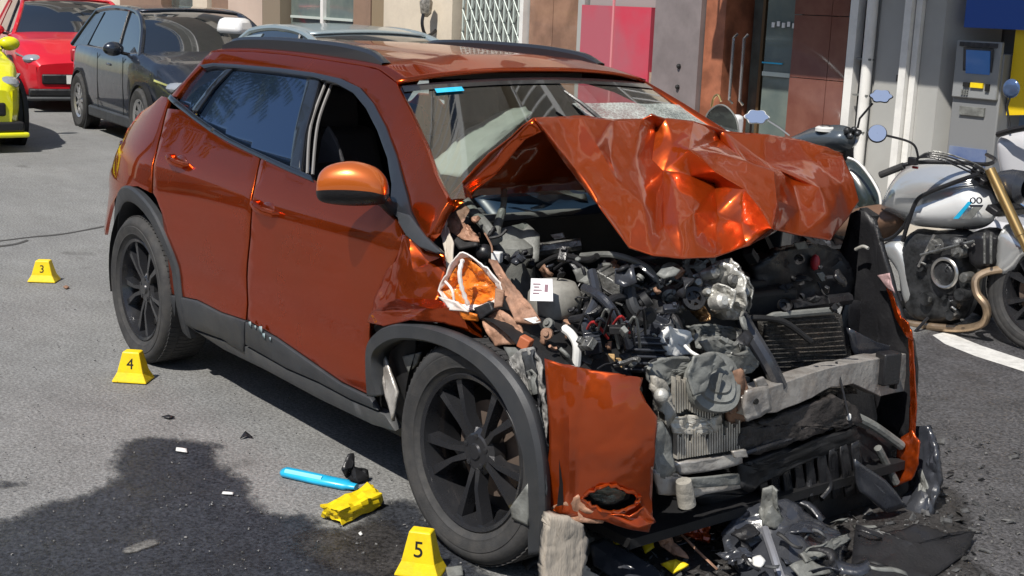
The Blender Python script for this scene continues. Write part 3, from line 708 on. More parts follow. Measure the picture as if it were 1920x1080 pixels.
for nm in ('x',):
    m2 = MB().sphere((B.x-0.08, 0.95, B.z), 0.08, 16, (0.7, 1.2, 0.75)); m2.build('left_door_mirror', m_paint, CAR)
# lower corner trim beside the windscreen pillar
panel('pillar_foot_trim', [(748, 395), (772, 402), (800, 440), (832, 472), (822, 474), (790, 462), (765, 440), (752, 418)], m_clad, ins=-0.01, thick=0.02, step=0.03)
# ================================================================ bonnet
hp = {
 'A': (1000, 221, 'y', -.60), 'A2': (1045, 219, 'y', -.46), 'B': (1088, 218, 'y', -.32), 'C': (1150, 225, 'y', -.14), 'D': (1204, 223, 'y', 0.0), 'D2': (1222, 214, 'y', .05), 'D3': (1248, 222, 'y', .10), 'E': (1300, 228, 'y', .20),
 'E2': (1340, 240, 'y', .28), 'G': (1360, 248, 'y', .32), 'H': (1440, 252, 'y', .45), 'I': (1500, 262, 'y', .55), 'J': (1550, 277, 'y', .64), 'K': (1580, 292, 'y', .70),
 'L': (1598, 335, 'y', .72), 'Mm': (1609, 378, 'y', .72), 'N': (1590, 406, 'y', .70), 'O': (1556, 451, 'y', .66),
 'P': (1500, 442, 'y', .50), 'Q': (1455, 432, 'y', .38), 'R': (1400, 462, 'y', .24), 'Sx': (1340, 483, 'y', .08), 'T': (1280, 485, 'y', -.08), 'U': (1225, 480, 'y', -.28), 'F': (1180, 465, 'y', -.50),
 'f1': (1115, 375, 'y', -.57), 'f0': (1063, 310, 'y', -.59),
 # inner points
 'a1': (1012, 232, 'y', -.54), 'a2': (1080, 318, 'y', -.50), 'a3': (1122, 385, 'y', -.48), 'b1': (1120, 275, 'y', -.30), 'b2': (1155, 336, 'y', -.26), 'b3': (1140, 300, 'y', -.40),
 'c1': (1190, 300, 'y', -.14), 'd1': (1222, 300, 'y', -.06), 'd1b': (1230, 240, 'y', .00), 'd2': (1244, 320, 'y', -.05), 'd3': (1243, 425, 'y', -.16), 'd4': (1205, 385, 'y', -.24), 'e1': (1262, 270, 'y', .08), 'e2': (1256, 335, 'y', .02),
 'g1': (1291, 282, 'y', .12), 'g2': (1318, 300, 'y', .04), 'g3': (1340, 322, 'y', .08), 'g4': (1395, 355, 'y', .18), 'g5': (1425, 392, 'y', .25), 'g6': (1446, 428, 'y', .30),
 'g7': (1345, 285, 'y', .16), 'g8': (1400, 305, 'y', .28), 'g9': (1450, 322, 'y', .33), 'g10': (1455, 380, 'y', .32), 'g0': (1350, 262, 'y', .28),
 'h1': (1436, 308, 'y', .44), 'h2': (1520, 300, 'y', .56), 'h3': (1535, 352, 'y', .56), 'h4': (1560, 405, 'y', .62), 'h5': (1500, 395, 'y', .44), 'h6': (1575, 345, 'y', .66), 'h7': (1480, 330, 'y', .46),
 'k1': (1340, 345, 'y', .18), 'k2': (1345, 400, 'y', .16), 'k3': (1300, 400, 'y', -.02), 'k4': (1270, 425, 'y', -.10), 'k5': (1295, 330, 'y', .10), 'k6': (1390, 420, 'y', .26), 'k7': (1300, 455, 'y', -.05), 'k8': (1215, 440, 'y', -.28),
}
names = list(hp); hi = {k: i for i, k in enumerate(names)}
_A, _K, _T = V(1000, 221, y=-.60), V(1580, 292, y=.70), V(1300, 483, x=.26)
PN = (_K-_A).cross(_T-_A).normalized(); PN = PN if PN.dot(CAMP-_A) > 0 else -PN
hoff = dict(A=-.5, a1=1.2, a2=1.4, a3=1.0, f0=-.8, f1=-.8, B=.5, b1=2.8, b2=1.8, b3=.2, C=-.5, D=0, D2=2, D3=1, d1b=-2.5, d1=-4, d2=-3.6, d3=-1.5, d4=1.2, e1=0, e2=-1, E=1.5, E2=-.5, g0=-2.5, G=0, g1=4, g2=5, g3=5, g4=7, g5=8, g6=8,
            g7=4.2, g8=6.5, g9=7.5, g10=8, k1=-.3, k2=.2, k3=3.0, k4=1.8, k5=-.8, k6=.4, k7=1.6, k8=.8, h1=-.5, h2=-1.6, h3=1.6, h5=1.5, h7=-2, h6=-1.4, h4=1, Q=.5, P=-1, O=-4, N=-5, Mm=-4, L=-2, K=-1, R=0, Sx=.8, T=1, U=0, F=-1.5, H=1.2, I=-.8, J=.6, A2=-.3)
def plane_pt(u, v, o=0):
    d = V(u, v, y=5)-CAMP; return CAMP+d*((_A+PN*o*.012-CAMP).dot(PN)/d.dot(PN))
HP = []
for k in names:
    u, v = hp[k][0], hp[k][1]; d = V(u, v, y=5)-CAMP; t = (_A+PN*hoff.get(k, 0)*.012-CAMP).dot(PN)/d.dot(PN); HP.append(CAMP+d*t)
px2 = [Vector((hp[k][0], hp[k][1])) for k in names]
outline = ['A', 'A2', 'B', 'C', 'D', 'D2', 'D3', 'E', 'E2', 'G', 'H', 'I', 'J', 'K', 'L', 'Mm', 'N', 'O', 'P', 'Q', 'R', 'Sx', 'T', 'U', 'F', 'f1', 'f0']
creases = [('A', 'a1'), ('a1', 'a2'), ('a2', 'a3'), ('a3', 'F'), ('B', 'b1'), ('b1', 'b2'), ('D2', 'd1b'), ('d1b', 'd1'), ('d1', 'd2'), ('d2', 'd3'), ('d3', 'd4'), ('E', 'g1'), ('g1', 'g2'), ('g2', 'g3'), ('g3', 'g4'), ('g4', 'g5'), ('g5', 'g6'),
           ('g6', 'g10'), ('g10', 'g9'), ('g9', 'g8'), ('g8', 'g0'), ('g0', 'E2'), ('G', 'h1'), ('h1', 'g9'), ('k1', 'k2'), ('k5', 'k1'), ('d3', 'k4'), ('k4', 'k3'), ('h1', 'h2'), ('h3', 'h6'), ('g6', 'Q'), ('h1', 'h3')]
ol = [hi[k] for k in outline]
r = delaunay_2d_cdt(px2, [(ol[i], ol[(i+1) % len(ol)]) for i in range(len(ol))]+[(hi[a], hi[b]) for a, b in creases], [ol], 1, 1e-4)
H3 = []
for i, o_ in enumerate(r[3]): H3.append(HP[o_[0]] if o_ else plane_pt(r[0][i][0], r[0][i][1]))
inv = {o_[0]: i for i, o_ in enumerate(r[3]) if o_}
print('hood', len(names), len(r[0]), [tuple(round(c, 2) for c in H3[hi[k]]) for k in ('A', 'F', 'K', 'O', 'g1', 'g4')])
sheet('bonnet', H3, [f[::-1] for f in r[2]], m_hood, CAR, cuts=4, amp=0.003, freq=5, relax=0.32, thick=0.004, seed=2, ang=30, keep=[(inv[hi[a]], inv[hi[b]]) for a, b in creases if hi[a] in inv and hi[b] in inv])
# rear half of the folded bonnet going down to the windscreen, and its torn right edge
hb = [H3[hi[k]] for k in ('A', 'A2', 'B', 'C', 'D', 'D2', 'D3', 'E', 'G', 'H', 'I', 'J', 'K')]
lo = []
for i, p in enumerate(hb):
    t = i/12; lo.append(Vector((-0.44-0.05*abs(2*t-1)**2+0.02*math.sin(9*t), -0.70+1.40*t, 1.02+0.015*math.sin(7*t))))
lo[0] = V(838, 374, y=-.68); md = [a.lerp(b, 0.5)+Vector((0.0, 0, 0.02)) for a, b in zip(hb, lo)]
pts = hb+md+lo; tr = []
for i in range(12):
    for k in (0, 13): tr += [(k+i, k+i+1, k+i+14), (k+i, k+i+14, k+i+13)]
sheet('folded_bonnet_rear', pts, tr, m_hood, CAR, cuts=2, amp=0.008, freq=8, relax=0.15, thick=0.004, seed=9, ang=35)
# inner frame strip hanging under the folded edge
A_ = H3[hi['A']]
st = [V(842, 378, y=-.69), V(850, 366, y=-.68), V(905, 318, y=-.655), V(960, 262, y=-.62), A_, A_+Vector((0.03, 0.02, -.035)), V(985, 262, y=-.60), V(935, 322, y=-.64), V(880, 366, y=-.67), V(852, 388, y=-.69)]
sheet('bonnet_inner_frame', st, [(0, 1, 8), (0, 8, 9), (1, 2, 7), (1, 7, 8), (2, 3, 7), (3, 6, 7), (3, 4, 5), (3, 5, 6)], m_paint, CAR, cuts=2, amp=0.008, freq=12, seed=4)
fr2 = [V(930, 330, y=-.5), V(975, 268, y=-.48), V(1000, 262, y=-.44), V(1000, 315, y=-.42), V(985, 332, y=-.42), V(950, 338, y=-.46)]
sheet('hinge_plate', fr2, [(0, 1, 2), (0, 2, 3), (0, 3, 4), (0, 4, 5)], m_brown, CAR, cuts=2, amp=0.006, freq=14, seed=6)
# ================================================================ structure of the smashed front
bay = MB()
bay.box((-0.46, 0, 0.58), (0.04, 1.36, 0.72))
bay.box((-0.10, 0, 0.155), (0.95, 1.25, 0.03))
bay.build('engine_bay_floor', m_soot, CAR)
for s, x1 in ((-1, 0.16), (1, 0.20)):
    mk('inner_fender', [(-0.45, s*.60, .16), (x1, s*.50, .20), (x1, s*.46, .42), (-0.12, s*.56, .66), (-0.45, s*.66, .95)], [(0, 1, 2, 3, 4)], m_soot, CAR, smooth=False, thick=0.02)
def Y(pl, y): return [V(u, v, y=y) for u, v in pl]
def X(pl, x): return [V(u, v, x=x) for u, v in pl]
def plate(name, pts, mat, th=0.012, cuts=2, amp=0.004, freq=14, seed=0, ang=30, **k):
    """bent flat piece: fan from its middle"""
    c = sum(pts, Vector())/len(pts); n = len(pts)
    return sheet(name, list(pts)+[c], [(i, (i+1) % n, n) for i in range(n)], mat, CAR, cuts=cuts, amp=amp, freq=freq, thick=th, seed=seed, ang=ang, **k)
# ---- crumpled right front fender
F = {'a': V(757, 440, y=-.855), 'a2': V(768, 444, y=-.86), 'b': V(836, 478, y=-.80), 'c': V(840, 500, y=-.82), 'd': V(822, 560, y=-.86), 'e': V(743, 560, y=-.915), 'f': V(706, 548, y=-.875),
     'g': V(696, 585, y=-.88), 'h': V(690, 604, y=-.87), 'i': V(720, 612, y=-.90), 'j': V(770, 600, y=-.915), 'k': V(830, 606, y=-.89), 'l': V(880, 622, y=-.86), 'm': V(905, 634, y=-.82), 'n': V(898, 596, y=-.80), 'o': V(862, 578, y=-.87), 'p': V(800, 578, y=-.91), 'q': V(775, 505, y=-.875)}
fk = list(F); fi = {k: i for i, k in enumerate(fk)}
tr = ['afe', 'ae(a2)', None]
T = [('a', 'f', 'e'), ('a', 'e', 'q'), ('a', 'q', 'a2'), ('a2', 'q', 'b'), ('b', 'q', 'c'), ('q', 'd', 'c'), ('q', 'e', 'd'), ('f', 'g', 'e'), ('g', 'p', 'e'), ('e', 'p', 'd'), ('d', 'p', 'o'), ('g', 'h', 'i'), ('g', 'i', 'j'), ('g', 'j', 'p'), ('p', 'j', 'k'), ('p', 'k', 'o'), ('o', 'k', 'l'), ('o', 'l', 'n'), ('l', 'm', 'n')]
sheet('crumpled_fender', [F[k] for k in fk], [[fi[a] for a in t] for t in T], m_paint, CAR, cuts=3, amp=0.006, freq=11, thick=0.003, seed=11, ang=26)
# dark gap below the lip
plate('inner_lip', [V(700, 606, y=-.84), V(760, 600, y=-.85), V(850, 612, y=-.84), V(905, 636, y=-.80), V(870, 640, y=-.84), V(780, 622, y=-.86), V(715, 640, y=-.85)], m_soot)
# wheel arch band
def band(name, o, i_, yo, yi, mat, lip=0.05, per=5):
    O = spline([V(u, v, y=y) for (u, v), y in zip(o, yo)], per); I = spline([V(u, v, y=y) for (u, v), y in zip(i_, yi)], per); vs = []; fs = []
    for k, (a, b) in enumerate(zip(O, I)):
        m1 = a.lerp(b, .12)+Vector((.0, -.012, 0)); m2 = a.lerp(b, .85)+Vector((0, -.012, 0)); back = b+Vector((0, lip, 0)); vs += [a+Vector((0, .02, 0)), a, m1, m2, b, back]
        if k:
            for j in range(5): fs.append(((k-1)*6+j, (k-1)*6+j+1, k*6+j+1, k*6+j))
    return mk(name, vs, fs, mat, CAR, ang=35, thick=0.004)
bo = [(692, 742), (690, 690), (693, 645), (712, 620), (745, 607), (800, 611), (860, 630), (918, 664), (962, 708), (993, 762), (1012, 830), (1020, 900), (1021, 965), (1020, 1036)]
bi = [(716, 742), (707, 705), (704, 672), (716, 652), (748, 637), (800, 640), (850, 658), (900, 692), (938, 738), (964, 792), (982, 850), (990, 905), (992, 965), (994, 1040)]
yy = [-.87, -.88, -.885, -.89, -.90, -.905, -.905, -.90, -.895, -.89, -.88, -.87, -.86, -.85]
band('wheel_arch_trim', bo, bi, yy, [y+.004 for y in yy], m_clad, per=6)
# wheel house liner behind the band
lv = []; lf = []
for i in range(21):
    a = math.radians(-10+200*i/20)
    for y in (-.845, -.52): lv.append((-.075+.39*math.cos(a), y, .36+.385*math.sin(a)))
    if i: lf.append((2*i-2, 2*i-1, 2*i+1, 2*i))
mk('wheel_liner', lv, lf, m_soot, CAR)
plate('torn_liner_flap', [V(728, 655, y=-.80), V(765, 652, y=-.82), V(775, 672, y=-.82), V(745, 700, y=-.80), V(728, 700, y=-.79)], m_black)
plate('pale_liner_scrap', [V(757, 668, y=-.83), V(790, 660, y=-.84), V(784, 682, y=-.83), V(768, 700, y=-.83)], m_grey)
plate('torn_metal_edge', [V(712, 668, y=-.84), V(722, 660, y=-.84), V(745, 735, y=-.85), V(737, 790, y=-.86), V(724, 745, y=-.86)], m_beam, amp=.006)
plate('grey_wedge', [V(958, 950, y=-.89), V(992, 905, y=-.875), V(992, 985, y=-.87), V(962, 972, y=-.88)], m_grey, amp=.002)
# grey torn strip between the arch and the bumper corner
gs = [(975, 655), (1000, 650), (1015, 690), (1026, 760), (1028, 860), (1026, 945), (1012, 950), (1016, 900), (1012, 830), (998, 765), (978, 712), (955, 672)]
plate('torn_grey_strip', [V(u, v, y=-.845) for u, v in gs], M('chipped_grey', (0.10, 0.10, 0.10), .5, bump=.4, bscale=45, var=.2, var2=(.38, .37, .35), vscale=34), th=.006, cuts=4, amp=.010, freq=20, seed=3)
plate('black_duct', [V(950, 650, y=-.82), V(985, 655, y=-.82), V(1010, 700, y=-.83), V(1020, 745, y=-.83), V(1000, 760, y=-.84), V(972, 700, y=-.83)], m_grey, th=.02, amp=.006)
# ---- headlight remains
hl = [(820, 545), (832, 520), (846, 492), (862, 474), (880, 478), (895, 492), (918, 506), (938, 530), (942, 548), (930, 568), (900, 582), (862, 582), (836, 572)]
H = [V(u, v, y=-.865+0.0006*(u-820)) for u, v in hl]; cen = V(880, 536, y=-.80)
n = len(H); inner = [p.lerp(cen, 0.07+.12*abs(math.sin(7*i_)))+Vector((-.008, .010, 0)) for i_, p in enumerate(H)]; deep = [p.lerp(cen, 0.5)+Vector((-.012, .018, 0)) for p in H]
sheet('headlight_rim', H+inner, [(i, (i+1) % n, n+(i+1) % n) for i in range(n)]+[(i, n+(i+1) % n, n+i) for i in range(n)], m_lampw, CAR, cuts=2, amp=.006, freq=30, thick=.004)
sheet('headlight_bowl', inner+deep+[cen+Vector((.0, -.01, 0))], [(i, (i+1) % n, n+(i+1) % n) for i in range(n)]+[(i, n+(i+1) % n, n+i) for i in range(n)]+[(n+i, n+(i+1) % n, 2*n) for i in range(n)], m_lamp, CAR, cuts=2, amp=.014, freq=22, thick=.003, seed=3)
rb_ = MB().tube(spline([V(868, 486, y=-.86), V(862, 510, y=-.875), V(866, 540, y=-.87), V(878, 572, y=-.855)], 5), [.004+.004*abs(math.sin(k*1.7)) for k in range(16)], 8); rb_.tube(spline([V(835, 528, y=-.87), V(848, 545, y=-.88), V(852, 575, y=-.875)], 5), .004, 8)
rb_.build('headlight_divider', m_lampw, CAR)
plate('headlight_lens_shard', [V(824, 556, y=-.875), V(858, 566, y=-.88), V(880, 584, y=-.87), V(846, 582, y=-.88)], m_lampw, th=.008, amp=.005)
plate('orange_fender_tip', [V(862, 580, y=-.875), V(894, 590, y=-.86), V(897, 602, y=-.85), V(868, 598, y=-.87)], m_lamp, th=.006)
# ---- A pillar foot, torn metal
plate('torn_pillar_sheet', [V(815, 405, y=-.74), V(832, 390, y=-.72), V(838, 420, y=-.74), V(850, 455, y=-.78), V(850, 500, y=-.82), V(838, 520, y=-.84), V(836, 470, y=-.80)], m_tan, th=.006, amp=.006)
plate('torn_metal_curl', [V(835, 400, y=-.70), V(868, 382, y=-.66), V(880, 392, y=-.66), V(862, 408, y=-.68), V(885, 430, y=-.70), V(898, 452, y=-.71), V(870, 450, y=-.73), V(842, 432, y=-.73)], m_primer, th=.004, amp=.012, freq=20, cuts=3)
plate('red_metal_fold', [V(828, 388, y=-.72), V(850, 376, y=-.69), V(872, 378, y=-.67), V(850, 398, y=-.70), V(834, 402, y=-.72)], m_paint, th=.003, amp=.008, freq=20, cuts=3)
plate('dark_folded_flap', [V(850, 432, y=-.71), V(895, 440, y=-.69), V(897, 462, y=-.71), V(862, 470, y=-.74), V(848, 452, y=-.74)], m_soot)
# grey pipes in the corner
MB().tube(spline([V(868, 372, y=-.60), V(888, 398, y=-.61), V(912, 425, y=-.63), V(930, 452, y=-.64)], 6), [.018]*19, 10).build('grey_pipe', m_grey, CAR)
MB().tube(spline([V(945, 352, y=-.50), V(944, 385, y=-.52), V(934, 420, y=-.55), V(930, 445, y=-.58)], 6), [.010]*8+[.014]*11, 10).build('corrugated_hose', m_grey, CAR)
cw = [V(890, 372, y=-.52), V(960, 350, y=-.42), V(1040, 350, y=-.25), V(1105, 362, y=-.1), V(1170, 372, y=.05), V(1170, 402, y=.03), V(1060, 412, y=-.22), V(980, 425, y=-.40), V(925, 415, y=-.50)]
plate('cowl_panel', cw, m_cowl, th=.01, amp=.003, freq=6)
plate('cowl_edge_strip', [V(980, 352, y=-.40), V(1000, 342, y=-.36), V(1095, 356, y=-.12), V(1100, 376, y=-.12), V(1040, 368, y=-.24)], m_grey, th=.008, amp=.005)
# strut tower cup and wiper linkage
MB().lathe([(0.001, .05), (.035, .05), (.062, .03), (.070, -.01), (.074, -.07), (.078, -.16)], V(962, 478, y=-.52)+Vector((0, 0, 0)), 'z', 28).build('strut_tower', m_grey, CAR, ang=40)
plate('strut_tower_skirt', [V(930, 432, y=-.56), V(985, 418, y=-.45), V(1012, 440, y=-.44), V(1010, 490, y=-.47), V(965, 510, y=-.54), V(935, 490, y=-.58)], m_grey, th=.01, amp=.01)
wl = MB().tube([V(1000, 470, y=-.42), V(1090, 458, y=-.30)], .022, 8); wl.tube([V(990, 452, y=-.42), V(1020, 458, y=-.38), V(1060, 448, y=-.32)], .007, 6)
wl.build('wiper_linkage', m_cast, CAR)
plate('bright_bracket', [V(1032, 440, y=-.36), V(1056, 436, y=-.33), V(1060, 446, y=-.33), V(1040, 448, y=-.36)], m_alu, th=.003)
plate('bright_bracket', [V(978, 452, y=-.44), V(996, 450, y=-.42), V(998, 458, y=-.42), V(984, 460, y=-.44)], m_alu, th=.003)
MB().box(V(932, 482, y=-.66), (.03, .03, .035), rotm('Z', 30)).build('white_connector', m_white, CAR, bevel=.004)
MB().sphere(V(908, 474, y=-.68), .028, 12).build('black_grommet', m_black, CAR)
# long tan rail running down to the front, brown brackets
plate('bent_rail', [V(916, 488, y=-.74), V(932, 492, y=-.72), V(965, 540, y=-.74), V(1000, 580, y=-.76), V(1014, 602, y=-.77), V(995, 608, y=-.79), V(968, 605, y=-.80), V(950, 565, y=-.78), V(938, 530, y=-.76)], m_primer, th=.012, amp=.005, cuts=3)
plate('crushed_bracket', [V(900, 590, y=-.83), V(932, 578, y=-.80), V(955, 590, y=-.79), V(978, 612, y=-.79), V(982, 640, y=-.80), V(960, 645, y=-.82), V(930, 650, y=-.83), V(912, 622, y=-.84)], m_primer, th=.008, amp=.014, freq=16, cuts=3, seed=5)
plate('dark_clip', [V(893, 578, y=-.84), V(922, 566, y=-.82), V(928, 582, y=-.82), V(902, 600, y=-.84)], m_black, th=.02, amp=.005)
MB().box(V(985, 643, y=-.83), (.035, .03, .035), rotm('Z', 25) @ rotm('Y', 20)).build('orange_block', M('faded_orange_block', (.42, .12, .05), .6), CAR, bevel=.004)
plate('white_scrap', [V(982, 598, y=-.80), V(1005, 594, y=-.78), V(1014, 604, y=-.77), V(1000, 606, y=-.79)], m_white, th=.004)
plate('pinkish_torn_sheet', [V(930, 540, y=-.80), V(946, 545, y=-.79), V(942, 575, y=-.80), V(926, 578, y=-.82)], m_brown, th=.006)
# ---- coolant tank with its paper label
ct = V(1040, 562, y=-.60); print('tank', ct)
blobby('coolant_tank', [(ct+Vector((0, 0, .062)), .02, .02), (ct+Vector((0, 0, .055)), .055, .055), (ct+Vector((0, 0, .02)), .075, .075), (ct+Vector((0, 0, -.03)), .076, .076), (ct+Vector((0, 0, -.062)), .055, .055), (ct+Vector((0, 0, -.072)), .02, .02)], M('milky_tank', (.30, .29, .26), .5, dirt=.4, dscale=18), Vector((1, 0, 0)), Vector((0, 1, 0)), None, ang=60)
lb = [V(996, 522, y=-.705), V(1036, 523, y=-.675), V(1037, 565, y=-.69), V(994, 564, y=-.72)]
lo_ = mk('paper_label', lb, [(0, 3, 2, 1)], m_label, CAR, smooth=False, thick=.002)
ux = (lb[1]-lb[0]); uz = (lb[3]-lb[0]); nn = ux.cross(uz).normalized(); nn = nn if nn.x > 0 else -nn
pr = MB()
for (a, b, w, h) in [(.3, .25, .35, .05), (.3, .38, .25, .05), (.35, .52, .4, .05), (.28, .66, .3, .05), (.75, .45, .16, .38), (.76, .8, .14, .12)]:
    c = lb[0]+ux*a+uz*b+nn*.003; pr.add([c-ux*w/2-uz*h/2, c+ux*w/2-uz*h/2, c+ux*w/2+uz*h/2, c-ux*w/2+uz*h/2], [(0, 1, 2, 3)])
tag(pr.build('label_print', m_print, lo_, smooth=False), kind='stuff')
# ---- engine: head, cover, pulleys
eng = MB()
eng.box((-0.08, .02, .56), (.34, .62, .38), rotm('Z', -6)).box((-.10, 0, .76), (.26, .50, .05), rotm('Z', -6) @ rotm('Y', 6)).box((.06, -.16, .50), (.20, .26, .30), rotm('Z', 12))
eng.build('engine_block', m_soot, CAR, bevel=.015)
def ring(name, u, v, y, R, r, mat, axis=(1, -.5, .5), teeth=0):
    c = V(u, v, y=y); q = Vector(axis).normalized().to_track_quat('Y', 'Z').to_matrix()
    m = MB().lathe([(r, -.010), (R, -.010), (R, .010), (r, .010)], c, 'y', 32, close=True, R=q)
    m.lathe([(.001, .002), (r*.55, .002), (r*.6, -.006)], c, 'y', 20, R=q)
    for k in range(5):
        a = 2*math.pi*k/5; m.box(c+q @ Vector((r*.75*math.cos(a), 0, r*.75*math.sin(a))), (r*.55, .008, .010), q @ Matrix.Rotation(-a, 3, 'Y'))
    for k in range(teeth):
        a = 2*math.pi*k/teeth; m.box(c+q @ Vector((R*math.cos(a), 0, R*math.sin(a))), (.008, .018, .008), q @ Matrix.Rotation(-a, 3, 'Y'))
    return m.build(name, mat, CAR)
ring('pulley', 1258, 518, -.22, .042, .030, m_cast)
ring('timing_gear', 1312, 500, -.16, .052, .036, m_cast, teeth=26)
ring('pulley', 1300, 560, -.30, .035, .022, m_black)
# shredded bright casting
for k, (pl, y, m, sd) in enumerate([
    ([(1285, 520), (1320, 505), (1352, 488), (1380, 500), (1400, 530), (1402, 570), (1385, 600), (1350, 598), (1318, 590), (1290, 560)], -.20, m_alu, 1),
    ([(1318, 540), (1350, 530), (1380, 545), (1375, 580), (1345, 588), (1322, 570)], -.24, m_alu, 2),
    ([(1345, 490), (1365, 484), (1385, 500), (1372, 520), (1350, 512)], -.18, m_alu, 3),
    ([(1290, 560), (1312, 552), (1322, 580), (1330, 600), (1312, 604), (1295, 590)], -.26, M('rusty_bright_metal', (.50, .30, .15), .35, .8, bump=.6, bscale=60, var=.4, vscale=40), 4),
    ([(1385, 500), (1408, 520), (1412, 560), (1398, 590), (1390, 545)], -.14, m_cast, 5)]):
    plate('shredded_casting', Y(pl, y), m, th=.005, cuts=3, amp=.017, freq=17, seed=sd*7, ang=22)
for k, (u, v, y, r, R_) in enumerate([(1335, 512, -.22, .018, 3), (1372, 526, -.2, .02, 1), (1350, 565, -.28, .022, 2), (1306, 530, -.27, .016, 0), (1325, 548, -.27, .012, 0), (1395, 548, -.15, .018, 0)]):
    MB().lathe([(.001, .022), (r*.6, .022), (r, .012), (r, -.03)], V(u, v, y=y), 'x', 14, R=rotm('Z', -30+12*R_) @ rotm('Y', -20)).build('casting_boss', m_alu if k % 2 == 0 else m_cast, CAR)
# intake and black engine pieces (image left of the casting)
rnd = random.Random(21)
def hose(pl, y, r, mat, nm='hose', n=9):
    ys = y if isinstance(y, (list, tuple)) else [y]*len(pl)
    P = spline([V(u, v, y=a) for (u, v), a in zip(pl, ys)], 7); return MB().tube(P, r, n).build(nm, mat, CAR)
hose([(1132, 498), (1150, 515), (1172, 545), (1180, 580), (1178, 605)], -.38, .016, m_blackg)
hose([(1126, 500), (1160, 494), (1200, 492), (1232, 505)], -.34, .012, m_black)
hose([(1185, 520), (1200, 505), (1220, 512), (1232, 535), (1245, 560)], -.30, .018, m_blackg)
hose([(1098, 500), (1110, 540), (1135, 575), (1150, 610), (1158, 650)], -.48, .010, m_black)
hose([(1040, 505), (1065, 490), (1090, 500), (1096, 515)], -.52, .006, m_black)
hose([(1010, 500), (1050, 480), (1100, 488), (1120, 480)], -.50, .010, m_soot)
hose([(1058, 616), (1072, 628), (1082, 650), (1080, 690)], -.69, .013, m_white, 'white_pipe', 10)
hose([(1388, 592), (1410, 630), (1440, 680), (1462, 725)], [-.12, -.12, -.10, -.05], .024, m_blackg)
hose([(1225, 560), (1240, 580), (1262, 600), (1270, 620)], -.34, .02, m_black)
hose([(1380, 600), (1420, 596), (1470, 604), (1520, 640)], [-.05, 0, .1, .2], .010, m_soot)
for (u, v, y, r, m) in [(1215, 560, -.33, .030, m_blackg), (1235, 585, -.34, .026, m_black), (1255, 555, -.30, .028, m_cast), (1268, 578, -.32, .022, m_cast), (1200, 590, -.37, .024, m_blackg), (1205, 530, -.3, .024, m_black), (1222, 520, -.28, .02, m_cast)]:
    d = rotm('Z', rnd.uniform(-60, 60)) @ rotm('Y', rnd.uniform(-50, 20))
    MB().lathe([(.001, .03), (r*.5, .03), (r*.55, .018), (r*.95, .014), (r, -.02), (r*.8, -.026), (r*.8, -.06)], V(u, v, y=y), 'x', 18, R=d).build('engine_fitting', m, CAR, ang=40)
# dark ridged electronics box
bx = V(1207, 645, y=-.45); R_ = rotm('Z', -38) @ rotm('Y', 14)
bb = MB().box(bx, (.14, .13, .12), R_)
for k in range(5): bb.box(bx+R_ @ Vector((.073, 0, -.045+.022*k)), (.012, .12, .009), R_)
bb.build('ridged_black_box', m_blackg, CAR, bevel=.003)
plate('black_box_lid', Y([(1172, 612), (1215, 600), (1245, 608), (1240, 628), (1190, 634)], -.46), m_blackg, th=.01, amp=.006)
# crumpled leaf like yellow brown insulation
for k, (u, v) in enumerate([(1105, 668), (1122, 664), (1142, 672), (1156, 680)]):
    plate('brown_insulation_scrap', Y([(u-10, v+12), (u-4, v-10), (u+8, v-8), (u+12, v+12)], -.60+.02*k), M('insulation', (.34, .22, .10), .8, bump=.5, bscale=40, var=.4, vscale=40) if k == 0 else bpy.data.materials['insulation'], th=.004, amp=.014, freq=30, seed=k)
# lots of broken small pieces filling the bay
cols = [m_black, m_blackg, m_soot, m_grey, m_cast, m_black, m_blackg, m_soot, m_brown]
def rubble(cnt, box_, ys, seed, mats, smin=.010, smax=.035):
    r = random.Random(seed)
    for i in range(cnt):
        u = r.uniform(box_[0], box_[2]); v = r.uniform(box_[1], box_[3]); y = r.uniform(*ys); c = V(u, v, y=y); s = r.uniform(smin, smax)
        R = rotm('Z', r.uniform(0, 360)) @ rotm('X', r.uniform(-60, 60)) @ rotm('Y', r.uniform(-60, 60)); m = r.choice(mats); t = r.random(); b = MB()
        if t < .35:
            P = [c+R @ Vector((s*r.uniform(.6, 1.6)*math.cos(a), s*r.uniform(.5, 1.1)*math.sin(a), s*r.uniform(-.3, .3))) for a in [2*math.pi*k/6 for k in range(6)]]
            plate('broken_bracket', P, m, th=r.choice((.003, .006, .01)), cuts=1, amp=s*.35, freq=30, seed=i)
        elif t < .6:
            P = [c]; d = R @ Vector((s, 0, 0))
            for k in range(3): P.append(P[-1]+d); d = d+R @ Vector((r.uniform(-s, s), r.uniform(-s, s), r.uniform(-s, s)))*.7
            b.tube(spline(P, 3), r.choice((.003, .005, .008)), 6); b.build('cable', m, CAR)
        elif t < .8:
            b.box(c, (s*1.5, s, s*.7), R); b.box(c+R @ Vector((s*.6, 0, s*.5)), (s*.5, s*.6, s*.5), R); b.build('connector', m, CAR, bevel=.002)
        else:
            b.lathe([(.001, s*.6), (s*.35, s*.6), (s*.4, s*.3), (s*.75, s*.25), (s*.75, -s*.4)], c, 'x', 12, R=R); b.build('fitting', m, CAR)
rubble(46, (1090, 495, 1290, 610), (-.50, -.22), 5, cols)
rubble(26, (1060, 580, 1200, 690), (-.70, -.56), 6, cols)
rubble(26, (1070, 560, 1230, 690), (-.60, -.46), 61, cols)
rubble(18, (1090, 500, 1180, 600), (-.56, -.40), 62, [m_blackg, m_black, m_cast, m_grey], .02, .05)
rubble(22, (900, 470, 1090, 520), (-.66, -.50), 7, cols)
rubble(20, (960, 600, 1060, 680), (-.78, -.62), 8, [m_brown, m_primer, m_grey, m_black], .008, .024)
